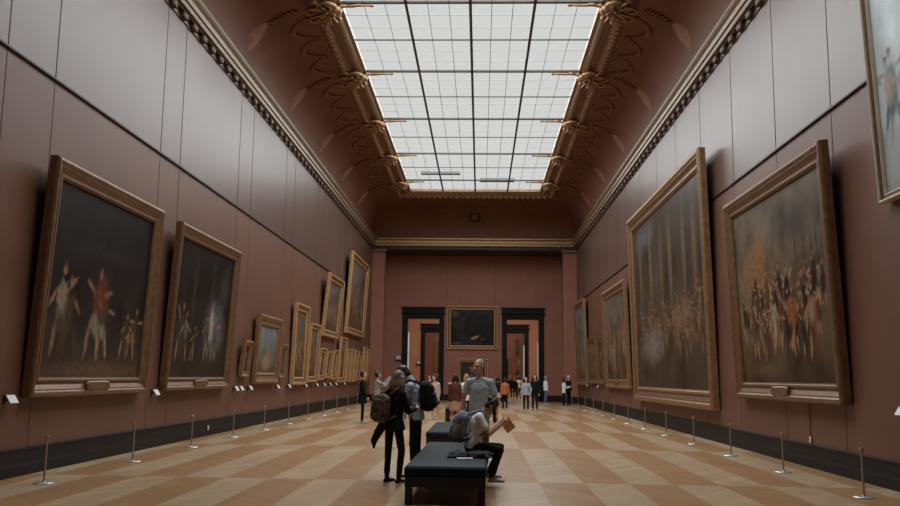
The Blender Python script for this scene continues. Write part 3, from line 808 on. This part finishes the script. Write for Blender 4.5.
# ------------------------------------------------------------------ barrier posts
bp=thing('barrier_post','x','barrier post',group='steel barrier posts along the walls')
MB().lathe([(.145,0),(.145,.012),(.13,.022),(.03,.032),(.022,.05)],24).build('base',M['steel_base'],bp,smooth=False)
MB().lathe([(.016,.03),(.016,.64)],12).build('pole',M['steel'],bp,smooth=False)
MB().lathe([(.018,.635),(.030,.64),(.030,.668),(.024,.68)],14).build('cap',M['steel'],bp)
i=0
for side,x,ys in (('left',-6.2,[12.67+3.23*k for k in range(13)]),('right',5.29,[12.64+3.24*k for k in range(14)])):
    for k,y in enumerate(ys):
        lab='steel barrier post along the %s wall, %s from the foreground'%(side,ORD[k])
        if i==0: bp.location=(x,y,0);bp['label']=lab
        else: dup(bp,(x,y,0),None,lab)
        i+=1

# ------------------------------------------------------------------ benches
def bench(label,x,y,w,l,rz=0):
    o=thing('museum_bench',label,'bench',(x,y,0),(0,0,rz),'black benches down the middle of the hall')
    MB().bbox(-w/2,w/2,0,l,.35,.47,.025).build('seat_cushion',M['bench'],o)
    MB().bbox(-w/2+.01,w/2-.01,.01,l-.01,.215,.35,.008).build('apron',M['bench_leg'],o)
    for sx in (-1,1):
        for yy in (.06,l-.06):
            a=sx*(w/2-.06);MB().bbox(a-.045,a+.045,yy-.045,yy+.045,0,.22,.006).build('leg',M['bench_leg'],o)
    return o
bench('nearest black leather bench with the seated reader on its right edge',-.425,11.2,1.03,4.2,-.012)
bench('middle black bench behind the grey backpack, second from the foreground',-.56,18.1,1.06,4.0)
bench('farthest small black bench beside the woman in red plaid',-.7,31.6,1.06,2.2)

# ------------------------------------------------------------------ people
PEND=[]
def soft(b,name,m,parent,vox,it=4,post=None,amp=0.0):
    o=b.build(name,m,parent)
    r=o.modifiers.new('r','REMESH');r.mode='VOXEL';r.voxel_size=vox
    s=o.modifiers.new('s','SMOOTH');s.factor=.5;s.iterations=it
    PEND.append((o,post,amp));return o
def bake():
    dg=bpy.context.evaluated_depsgraph_get();dg.update();res=[]
    for o,post,amp in PEND: res.append(bpy.data.meshes.new_from_object(o.evaluated_get(dg)))
    for (o,post,amp),me in zip(PEND,res):
        old=o.data;o.modifiers.clear();me.name=o.name;o.data=me
        if not me.materials:
            for m in old.materials: me.materials.append(m)
        if amp:
            nr=[v.normal.copy() for v in me.vertices]
            for v,n in zip(me.vertices,nr):
                c=v.co;k=noise.noise(Vector((c.x*9,c.y*9,c.z*14)))+.5*noise.noise(Vector((c.x*21,c.y*21,c.z*26+5)))
                v.co=c+n*(amp*k)
        me.polygons.foreach_set('use_smooth',[True]*len(me.polygons))
        if post: post(me)
        bpy.data.meshes.remove(old)
    PEND.clear()
V=Vector
def person(label,pos,deg,H=1.7,near=False,lean=0,twist=0,neck=8,head=(0,0),arms=None,legs=None,
           skin='skin',hair='hair_black',style='short',top='c_black',sleeve='long',hem=.10,coat=0,bottom='c_black',skirt=0,short=False,
           shoes='s_black',female=True,seat=None,group=None,collar=None,fat=0.0,cuff=None):
    k=H/1.775;o=thing('person',label,'person',(pos[0],pos[1],0),(0,0,math.radians(deg)),group)
    arms=arms or [(V((-.16,.0,-1)),V((-.03,.18,-1))),(V((.16,.0,-1)),V((.03,.18,-1)))]
    legs=legs or [(V((-.03,.03,-1)),V((-.01,-.03,-1))),(V((.03,.03,-1)),V((.01,-.03,-1)))]
    hipw=.085*k;shw=(.162 if female else .182)*k
    la=math.radians(lean);t=V((0,math.sin(la),math.cos(la)));rt=V((1,0,0))
    tw=Matrix.Rotation(math.radians(twist),3,t);rs=tw@rt
    ends=[];rel=[]
    for sgn,(th,sh) in zip((-1,1),legs):
        hp=V((sgn*hipw,0,-.04*k));kn=hp+th.normalized()*.42*k;an=kn+sh.normalized()*.42*k;rel.append((hp,kn,an))
    low=min(r[2].z for r in rel);pz=(seat if seat is not None else .075*k-low)
    pel=V((0,0,pz));leg=[tuple(pel+q for q in r) for r in rel]
    waist=pel+t*.16*k;chest=pel+t*.33*k;nb=pel+t*.50*k
    na=math.radians(lean*.5+neck);nd=V((0,math.sin(na),math.cos(na)));nd=tw@nd if twist else nd
    hp_,hy=math.radians(head[0]),math.radians(head[1])
    Rh=Matrix.Rotation(hy,3,'Z')@Matrix.Rotation(-hp_,3,'X')
    fh,uh,rh=Rh@V((0,1,0)),Rh@V((0,0,1)),Rh@V((1,0,0))
    hc=nb+nd*.10*k+uh*.075*k+fh*.02*k
    sh=[nb-t*.080*k+rs*(sg*shw) for sg in (-1,1)]
    el=[sh[i]+arms[i][0].normalized()*.29*k for i in (0,1)];wr=[el[i]+arms[i][1].normalized()*.255*k for i in (0,1)]
    vb=.0065 if near else .011;vc=.010 if near else .015
    f_=1+fat
    # ---- body: one continuous surface
    b=MB()
    b.cone(pel-t*.03*k,waist,.10*k,.092*k,rt,1.4);b.cone(waist,chest,.092*k,.105*k,rs,1.35);b.cone(chest,nb-t*.04*k,.10*k,.06*k,rs,1.5)
    for i in (0,1): b.cone(nb-t*.05*k,sh[i],.05*k,.05*k)
    b.cone(nb-t*.05*k,hc-uh*.05*k-fh*.02*k,.056*k if not female else .05*k,.05*k)
    hk=k*(.98 if female else 1.02)
    Re=Rh
    b.ell(hc+uh*.025*hk-fh*.008*hk,(.074*hk,.094*hk,.094*hk),Re);b.ell(hc-uh*.045*hk+fh*.024*hk,(.058*hk,.070*hk,.078*hk),Re)
    b.ell(hc-uh*.105*hk+fh*.066*hk,(.026*hk,.022*hk,.02*hk),Re)
    b.cone(hc+fh*.088*hk+uh*.008*hk,hc+fh*.108*hk-uh*.034*hk,.010*hk,.015*hk,n=8)
    [b.cone(hc+fh*.079*hk+uh*.027*hk+rh*s*.018*hk,hc+fh*.070*hk+uh*.028*hk+rh*s*.046*hk,.012*hk,.010*hk,n=8) for s in (-1,1)];[b.ell(hc+fh*.058*hk-uh*.028*hk+rh*s*.040*hk,(.024*hk,.024*hk,.022*hk),Re,n=8,h=6) for s in (-1,1)]
    b.cone(hc+fh*.080*hk-uh*.072*hk-rh*.018*hk,hc+fh*.080*hk-uh*.072*hk+rh*.018*hk,.013*hk,.013*hk,n=8)
    for s in (-1,1): b.ell(hc+rh*(s*.074*hk)-uh*.01*hk-fh*.005*hk,(.014*hk,.02*hk,.032*hk),Re,n=10,h=7)
    for i in (0,1):
        b.cone(sh[i],el[i],.046*k,.037*k);b.cone(el[i],wr[i],.037*k,.026*k)
        fd=(wr[i]-el[i]).normalized();inw=V((1,0,0))*(1 if i==0 else -1);nn=inw-fd*inw.dot(fd)
        if nn.length<.35: nn=V((0,0,-1))-fd*(-fd.z)
        nn.normalize();wv=fd.cross(nn)
        if wv.dot(V((0,1,.6)))<0: wv=-wv
        pe=wr[i]+fd*.085*k;b.cone(wr[i]+fd*.02*k,pe,.026*k,.030*k,wv,1.25,n=10)
        fr=.0085*k if near else .0105*k
        for q,(off,ln) in enumerate(((.030,.070),(.010,.080),(-.011,.075),(-.031,.058))):
            a=pe-fd*.01*k+wv*off*k;m1=a+(fd+nn*.35).normalized()*ln*.55*k;m2=m1+(fd*.55+nn).normalized()*ln*.5*k
            b.cone(a,m1,fr*1.1,fr,n=7);b.cone(m1,m2,fr,fr*.85,n=7)
        a=wr[i]+fd*.03*k+wv*.022*k;m1=a+(fd*.6+wv*.8+nn*.25).normalized()*.045*k;m2=m1+(fd+wv*.2+nn*.4).normalized()*.034*k
        b.cone(a,m1,fr*1.3,fr*1.1,n=7);b.cone(m1,m2,fr*1.1,fr*.9,n=7)
    for hp,kn,an in leg: b.cone(hp,kn,.072*k,.048*k);b.cone(kn,an,.05*k,.034*k);b.cone(an,an+V((0,.06*k,-.035*k)),.034*k,.03*k)
    e1=[hc+fh*.084*hk+uh*.004*hk+rh*s*.031*hk for s in (-1,1)];lp=hc+fh*.088*hk-uh*.072*hk
    def face(me,e1=e1,lp=lp,rh=rh,hk=hk):
        me.materials.append(K['eye']);me.materials.append(K['lip'])
        for p in me.polygons:
            c=p.center
            if min((c-e1[0]).length,(c-e1[1]).length)<.0125*hk: p.material_index=1
            elif (c-lp).length<.023*hk and abs((c-lp).dot(uh))<.0075*hk: p.material_index=2
    soft(b,'body',K[skin],o,vb,3,face)
    # ---- hair
    b=MB();hh=K[hair]
    if style!='bald':
        b.ell(hc+uh*.036*hk-fh*.020*hk,(.083*hk,.096*hk,.098*hk),Re);b.ell(hc-uh*.02*hk-fh*.045*hk,(.076*hk,.062*hk,.085*hk),Re)
    if style in('long','tail'):
        bk=hc-fh*.07*hk
        if style=='long':
            for s in (-1.25,-.6,0,.6,1.25):
                p1=hc+rh*(.07*s*hk)-fh*(.075-.05*abs(s))*hk;p2=p1-V((0,0,.13*k))-t*.0+rs*(s*.02*k)-fh*.02*k;p3=p2-V((0,0,.13*k))-fh*.01*k
                b.cone(p1,p2,.045*hk,.05*hk);b.cone(p2,p3,.05*hk,.03*hk)
        else:
            b.cone(bk,bk-V((0,0,.1*k))-fh*.05*k,.04*hk,.04*hk);b.cone(bk-V((0,0,.1*k))-fh*.05*k,bk-V((0,0,.28*k))-fh*.05*k,.04*hk,.018*hk)
    if style=='bun': b.ell(hc+uh*.09*hk-fh*.085*hk,(.05*hk,.05*hk,.05*hk),Re)
    if style=='fall':
        b.ell(hc+uh*.05*hk-fh*.10*hk,(.05*hk,.05*hk,.05*hk),Re)
        for s in (-.9,.9,.4): b.cone(hc+rh*(.075*s*hk)+uh*.03*hk+fh*.02*hk,hc+rh*(.085*s*hk)+fh*.08*hk-V((0,0,.16*k)),.03*hk,.018*hk)
    if style=='bob':
        for s in (-1,-.4,.4,1): b.cone(hc+rh*(.072*s*hk)-fh*.045*hk,hc+rh*(.08*s*hk)-fh*.045*hk-uh*.12*hk,.042*hk,.04*hk)
    if style=='bald': b.ell(hc+uh*.046*hk-fh*.024*hk,(.0765*hk,.095*hk,.079*hk),Re)
    soft(b,'hair',hh,o,.008 if near else .011,2,None,.006 if near else 0)
    # ---- top garment
    b=MB();g=.016*k
    hemp=pel-t*(hem-.0)*k
    b.cone(hemp if not coat else pel,waist,(.112*f_)*k+g,(.102*f_)*k+g,rt,1.38,ca=.2 if not coat else 1.0);b.cone(waist,chest,(.102*f_)*k+g,.114*k+g,rs,1.34);b.cone(chest,nb-t*.055*k,.108*k+g,.062*k+g,rs,1.5)
    if coat:
        dn=V((0,0,-1)) if seat is None else -t
        b.cone(pel,pel+dn*coat*k,.125*k+g,.150*k+g,rt,1.3,cb=.15)
    for i in (0,1):
        b.cone(nb-t*.05*k,sh[i]-t*.005,.058*k+g,.056*k+g*.6)
        if sleeve=='short': b.cone(sh[i],sh[i].lerp(el[i],.68),.056*k+g*.5,.056*k+g*.7,cb=.2)
        elif sleeve=='roll': b.cone(sh[i],el[i],.052*k+g*.5,.044*k+g*.5);b.cone(el[i],el[i].lerp(wr[i],.35),.044*k+g*.5,.04*k+g*.5)
        else: b.cone(sh[i],el[i],.052*k+g*.5,.044*k+g*.5);b.cone(el[i],el[i].lerp(wr[i],.94),.044*k+g*.5,.032*k+g*.4)
    soft(b,'coat' if coat else ('shirt' if sleeve!='long' else 'jacket'),K[top],o,vc,9 if near else 6,None,.005 if near else .003)
    if collar:
        b=MB();b.cone(nb-t*.03*k-rs*.03*k,nb+nd*.05*k,.068*k,.066*k,rs,1.1);soft(b,'hood' if near else 'scarf',K[collar],o,vc,2)
    # ---- bottoms
    b=MB();b.cone(pel-V((0,0,.03*k)) if seat is None else pel-t*.045*k,pel+t*.09*k,(.118 if seat is None else .124)*k,.10*k,rt,1.36)
    if skirt:
        b.cone(pel,pel-V((0,0,skirt*k)),.115*k,.165*k,rt,1.2,cb=.12);soft(b,'skirt',K[bottom],o,vc,3,None,.01)
        if short:
            pass
    else:
        for hp,kn,an in leg:
            b.cone(hp+V((0,0,.03*k if seat is None else 0)),kn,.083*k,.060*k)
            if not short: b.cone(kn,an+V((0,0,.02*k)) if cuff is None else kn.lerp(an,cuff),.060*k,.048*k)
        soft(b,'trousers',K[bottom],o,vc,6,None,.006 if near else .003)
    # ---- shoes
    for i,(hp,kn,an) in enumerate(leg):
        sd=V((.12*(-1 if i==0 else 1),1,0)).normalized()
        z=V((an.x,an.y,an.z-.045*k))
        b=MB();b.cone(z-sd*.035*k,z+sd*.165*k-V((0,0,.008*k)),.034*k,.026*k,V((0,0,1)),.85);b.cone(z+sd*.03*k,z+sd*.12*k-V((0,0,.004*k)),.036*k,.036*k,V((0,0,1)),.75);b.cone(an+V((0,0,.05*k)),z,.040*k,.036*k)
        b.cone(z-sd*.04*k-V((0,0,.022*k)),z+sd*.17*k-V((0,0,.022*k)),.03*k,.026*k,V((0,0,1)),.35)
        soft(b,'shoe',K[shoes],o,.008,2)
    R=Matrix.Rotation(math.radians(deg),3,'Z')
    W=lambda p:R@p+V((pos[0],pos[1],0))
    return dict(o=o,k=k,t=t,nb=nb,chest=chest,pel=pel,sh=sh,wr=wr,el=el,hc=hc,W=W,deg=deg,rs=rs,leg=leg,hand=[wr[i]+(wr[i]-el[i]).normalized()*.09*k for i in (0,1)])
def backpack(p,label,m,size=(.30,.18,.44),drop=.06,side=0,tilt=0,sag=0):
    k=p['k'];t=p['t'];w,d,h=size
    back=V((0,-t.z,t.y))
    c=p['nb']-t*(drop+h/2)*1.0+back*(.115*k+d/2+sag)+V((side,0,0))
    R=Matrix((V((1,0,0)),-back,t)).transposed()
    o=thing('backpack',label,'backpack',tuple(p['W'](c)),(0,0,math.radians(p['deg'])))
    b=MB();b.ell((0,0,0),(w/2,d/2,h/2),R,.55,20,13);b.ell(R@V((0,0,h*.28)),(w*.44,d*.46,h*.24),R,.8,16,11);soft(b,'main_body',m,o,.010,5,None,.006)
    b=MB();b.ell(R@V((0,-d*.48,-h*.16)),(w*.38,d*.22,h*.26),R,.55,16,11);b.ell(R@V((0,-d*.47,h*.2)),(w*.34,d*.16,h*.14),R,.6,14,9);fp=soft(b,'front_pocket',m,o,.010,2,None,.006)
    b=MB();b.tube([R@V((-w*.30,-d*.66,h*.04)),R@V((-w*.1,-d*.70,h*.07)),R@V((w*.1,-d*.70,h*.07)),R@V((w*.30,-d*.66,h*.04))],.006,6);b.build('zip',M['seam'],fp)
    b=MB();b.tube([R@V((-.04,0,h*.5)),R@V((-.03,0,h*.56)),R@V((.03,0,h*.56)),R@V((.04,0,h*.5))],.01,8);b.build('handle',m,o,smooth=True)
    for i,s in ((0,-1),(1,1)):
        S=p['sh'][i]-V((s*.07*k,0,0))-c;u=.078*k
        f=-back
        pts=[R@V((s*w*.26,d*.3,h*.42)),S+t*(u*.8)+back*(u*.9),S+t*(u*1.25),S+t*(u*.75)+f*(u*1.1),S-t*.05+f*(u*1.75),S-t*.16+f*(u*1.85)+V((s*.01,0,0)),S-t*.25+f*(u*1.2)+V((s*.025,0,0)),S-t*.32+back*(.03)+V((s*.035,0,0)),R@V((s*w*.42,d*.3,-h*.36))]
        b=MB();b.tube(pts,.019,8);b.build('shoulder_strap',m,o,smooth=True)
    return o
D_=lambda *a:V(a)
HANG=lambda s,x=.14,y=.0:(V((s*x,y,-1)),V((s*.03,.2+y,-1)))
# woman in the black coat and the man facing her
A=person('woman in black coat and brown trousers standing with her back turned left of the bench',(-1.30,13.5),-42,1.70,True,lean=4,neck=10,head=(18,10),
   arms=[(D_(-.18,.25,-1),D_(.35,1,.1)),(D_(.20,.30,-1),D_(-.35,1,.15))],legs=[(D_(-.10,.03,-1),D_(-.02,-.03,-1)),(D_(.20,.06,-1),D_(-.04,-.08,-1))],
   skin='skin_pale',hair='hair_ash',style='long',top='c_black',coat=.13,bottom='c_brown',shoes='s_black',cuff=.86)
b=MB()
_k=A['k'];_p=A['pel']
b.cone(_p+V((-.10,-.10,-.02)),_p+V((-.26,-.16,-.30)),.05,.035,V((1,.6,0)),1.6);b.cone(_p+V((-.26,-.16,-.30)),_p+V((-.28,-.14,-.42)),.035,.012,V((1,.6,0)),1.6)
soft(b,'tied_sleeve',K['c_charcoal'],A['o'],.010,3,None,.006)
bpk=backpack(A,'mottled taupe backpack on the woman in the black coat',K['b_brown'],(.33,.17,.42),.10,-.06,0,.03)
B_=person('bearded man in blue grey hooded top bending his head beside the black-coated woman',(-1.02,14.3),82,1.84,True,lean=9,neck=36,head=(46,6),
   arms=[(D_(-.12,.35,-1),D_(.30,1,.25)),(D_(.14,.30,-1),D_(-.30,1,.2))],skin='skin',hair='hair_brown',style='short',top='c_bluegrey',hem=.09,bottom='c_charcoal',shoes='s_black',female=False,collar='c_bluegrey',
   legs=[(D_(-.03,.05,-1),D_(0,-.05,-1)),(D_(.06,.0,-1),D_(.02,-.06,-1))])
backpack(B_,'black backpack on the man in the blue grey top',K['b_black'],(.32,.20,.48),.03)
_p=B_['W']((B_['hand'][0]+B_['hand'][1])/2)
# seated reader
Cc=person('dark-haired woman in white shirt seated on the near bench edge, reading a brown leaflet',(-.10,13.25),-92,1.74,True,seat=.60,lean=14,neck=54,head=(54,6),
   arms=[(D_(-.05,.44,-.95),D_(.20,.70,.60)),(D_(.05,.50,-.9),D_(-.24,.72,.58))],legs=[(D_(-.16,1,-.02),D_(0,-.42,-1)),(D_(.14,1,-.06),D_(-.02,-.30,-1))],
   skin='skin',hair='hair_brown',style='fall',top='c_white',sleeve='short',hem=.06,bottom='c_charcoal',shoes='s_grey')
backpack(Cc,'grey backpack on the seated reader',K['b_grey'],(.34,.21,.46),.06,0,0,.02)
lc=(Cc['hand'][0]+Cc['hand'][1])/2;LW=Cc['W'](lc)
b=MB();b.box(-.095,.095,-.004,.004,-.075,.075);b.box(-.092,.092,.004,.008,-.072,.072)
lf=b.build('leaflet',K['paper']);lf.location=LW+V((.035,-.03,-.07));lf.rotation_euler=(0,math.radians(53),math.radians(14))
tag(lf,'brown paper leaflet held open by the seated reader','leaflet')
# grey T-shirt man
Dm=person('tall grey-haired man in grey T-shirt walking between the benches',(.0,15.95),172,1.93,True,lean=3,neck=6,head=(4,-32),
   arms=[(D_(-.30,-.05,-1),D_(-.05,.22,-1)),(D_(.34,-.12,-1),D_(.10,.12,-1))],legs=[(D_(-.05,.16,-1),D_(-.02,-.02,-1)),(D_(.05,-.10,-1),D_(.02,-.22,-1))],
   skin='skin',hair='hair_grey',style='bald',top='c_grey',sleeve='short',hem=.13,bottom='c_olive',shoes='s_grey',female=False,fat=.12)
# people farther down the hall
E1=person('woman in dark red plaid shirt and tan skirt standing behind the grey-shirted man',(-.80,28.6),-10,1.68,lean=2,head=(0,25),hair='hair_black',style='bob',top='c_red',hem=.10,bottom='c_tan',skirt=.42,skin='skin',shoes='s_black')
person('blond visitor in white collar half hidden beside the plaid woman',(-.45,29.6),20,1.70,hair='hair_blond',style='bob',top='c_white',bottom='c_navy',skin='skin_pale')
person('woman in pale pink jacket and black skirt behind the black backpack',(-1.66,33.0),150,1.68,head=(6,-20),arms=[HANG(-1),(D_(.5,.5,-1),D_(.9,.6,-.25))][::1],hair='hair_black',style='bob',top='c_pink',hem=.12,bottom='c_black',skirt=.36,shoes='s_white',skin='skin_pale')
person('young man in long black coat at the left, looking up at the wall',(-3.96,30.0),-82,1.76,head=(-14,0),hair='hair_black',style='short',top='c_black',coat=.28,bottom='c_black',shoes='s_grey',female=False,arms=[(D_(-.1,.1,-1),D_(.1,.5,-1)),(D_(.1,.1,-1),D_(-.2,.5,-1))])
I_=person('person in black and white print shirt raising a phone to the left-wall paintings',(-3.62,31.3),-70,1.76,head=(-18,8),hair='hair_black',style='short',top='c_pattern',bottom='c_charcoal',female=False,arms=[(D_(-.1,.7,-.35),D_(.2,.6,1)),(D_(.1,.8,-.4),D_(-.3,.6,1))],shoes='s_white')
ph=MB().bbox(-.075,.075,-.005,.005,-.04,.04,.003).build('phone',M['black']);ph.location=I_['W']((I_['hand'][0]+I_['hand'][1])/2+V((0,.03,.03)));ph.rotation_euler=(0,0,math.radians(-70));tag(ph,'phone raised by the person in the printed shirt','phone')
person('visitor in mustard top seen between the coated woman and the bearded man',(-2.53,31.2),160,1.62,hair='hair_brown',style='long',top='c_mustard',bottom='c_jeans',skin='skin_pale',shoes='s_white')
person('dark-haired visitor in white collar small before the left doorway',(-2.68,47.0),180,1.66,hair='hair_black',style='short',top='c_charcoal',bottom='c_black',collar='c_white',female=False)
person('woman in rust orange sweater and black trousers walking away',(1.22,43.6),-6,1.60,hair='hair_black',style='bob',top='c_orange',bottom='c_black',shoes='s_white',legs=[(D_(-.03,.15,-1),D_(0,.0,-1)),(D_(.03,-.05,-1),D_(0,-.2,-1))])
person('woman in black jacket and pale skirt behind the orange sweater woman',(.93,46.3),5,1.62,hair='hair_black',style='bob',top='c_black',bottom='c_pale',skirt=.36,shoes='s_white')
person('visitor in white shirt spreading both arms in the right doorway',(3.02,69.0),0,1.68,hair='hair_black',style='short',top='c_white',bottom='c_black',arms=[(D_(-1,.1,-.55),D_(-1,.2,-.35)),(D_(.6,.2,-1),D_(.5,.5,-.8))],female=False)
person('visitor in black with a hat deep in the right doorway',(2.30,68.0),0,1.72,hair='hair_blond',style='short',top='c_black',bottom='c_black',female=False)
person('short visitor in black between the hatted one and the white shirt',(2.62,66.5),170,1.60,hair='hair_black',style='bob',top='c_black',bottom='c_charcoal')
P1=person('long-haired woman in light blue top and black trousers facing the camera',(2.20,42.6),176,1.64,hair='hair_black',style='long',top='c_lightblue',hem=.12,bottom='c_black',shoes='s_white',skin='skin_pale',arms=[(D_(-.4,.1,-1),D_(.3,.5,-.8)),(D_(.2,.1,-1),D_(.1,.2,-1))],legs=[(D_(-.03,.12,-1),D_(0,0,-1)),(D_(.03,-.04,-1),D_(0,-.15,-1))])
person('tall woman in black jacket and grey scarf beside the light blue top',(2.68,43.6),172,1.76,hair='hair_black',style='long',top='c_black',collar='c_grey',bottom='c_black',skin='skin_pale',head=(0,8),legs=[(D_(-.04,.14,-1),D_(0,0,-1)),(D_(.04,-.06,-1),D_(0,-.16,-1))])
R_=person('grey-haired visitor in white jacket and jeans at the right doorway',(3.98,54.2),-70,1.72,hair='hair_grey',style='bob',top='c_white',bottom='c_jeans',shoes='s_white',female=False)
person('visitor in dark navy standing in the right doorway behind the jeans',(3.72,58.6),180,1.68,hair='hair_brown',style='short',top='c_navy',bottom='c_black',female=False)
person('woman in white top and black trousers looking at the far right painting',(4.92,52.4),-75,1.60,hair='hair_black',style='bob',top='c_white',bottom='c_black',hem=.15,arms=[(D_(-.1,.5,-1),D_(.2,1,.3)),(D_(.1,.5,-1),D_(-.2,1,.3))])
person('white-haired person in black coat beside the white top woman',(5.25,53.0),-60,1.76,hair='hair_white',style='short',top='c_black',coat=.25,bottom='c_black',female=False,skin='skin_pale')
# jacket and papers on the near bench
b=MB()
rr=random.Random(4)
for i in range(16):
    b.cone((rr.uniform(-.28,.30),rr.uniform(-.22,.22),.03),(rr.uniform(-.30,.30),rr.uniform(-.24,.24),.045),.035,.04,n=8)
b.box(-.30,.30,-.24,.24,.008,.035)
jk=soft(b,'folded_jacket',K['c_navy'],None,.010,4,None,.012);jk.location=(-.14,12.62,.465);tag(jk,'dark folded jacket lying on the near bench beside the reader','jacket')
b=MB();b.bbox(-.11,.11,-.06,.06,0,.012,.003)
pm=b.build('folded_map',M['card']);pm.location=(-.20,12.28,.472);pm.rotation_euler=(0,0,.1);tag(pm,'white folded map on the near bench in front of the jacket','map')
bake()

# ------------------------------------------------------------------ light
w=bpy.data.worlds.new('World');sc.world=w;w.use_nodes=True
bg=w.node_tree.nodes['Background'];bg.inputs[0].default_value=(.74,.735,.715,1);bg.inputs[1].default_value=1.0
def area(name,loc,sx,sy,watts,col,rot=(0,0,0)):
    l=bpy.data.lights.new(name,'AREA');l.shape='RECTANGLE';l.size=sx;l.size_y=sy;l.energy=watts;l.color=col
    o=bpy.data.objects.new(name,l);C.objects.link(o);o.location=loc;o.rotation_euler=rot;return o
area('daylight_over_skylight',((GX0+GX1)/2,(GY0+GY1)/2,ZS+.6),GX1-GX0,GY1-GY0,SKY_W if 'SKY_W' in globals() else 4600,(.93,.975,1))
area('daylight_middle_room',(0,69.5,8.9),12,12,800,(1,.95,.9))
area('daylight_last_room',(0,87.5,8.9),12,12,500,(1,.95,.9))

# ------------------------------------------------------------------ camera
cam=bpy.data.cameras.new('Camera');co=bpy.data.objects.new('Camera',cam);C.objects.link(co)
cam.sensor_width=36;cam.lens=880/900*36;cam.clip_end=300
yaw,pit,rol=.0355446,.1396479,.0126266
R=Matrix.Rotation(yaw,3,'Z')@Matrix.Rotation(PI/2+pit,3,'X')@Matrix.Rotation(rol,3,'Z')
co.matrix_world=Matrix.Translation((0,0,1.58))@R.to_4x4()
sc.camera=co
sc.view_settings.view_transform='Standard';sc.view_settings.look='None';sc.view_settings.gamma=1;sc.view_settings.exposure=0
sc.view_settings.use_curve_mapping=False
sc.cycles.use_denoising=True
sc.cycles.max_bounces=8;sc.cycles.diffuse_bounces=5;sc.cycles.transparent_max_bounces=8
sc.cycles.caustics_reflective=False;sc.cycles.caustics_refractive=False
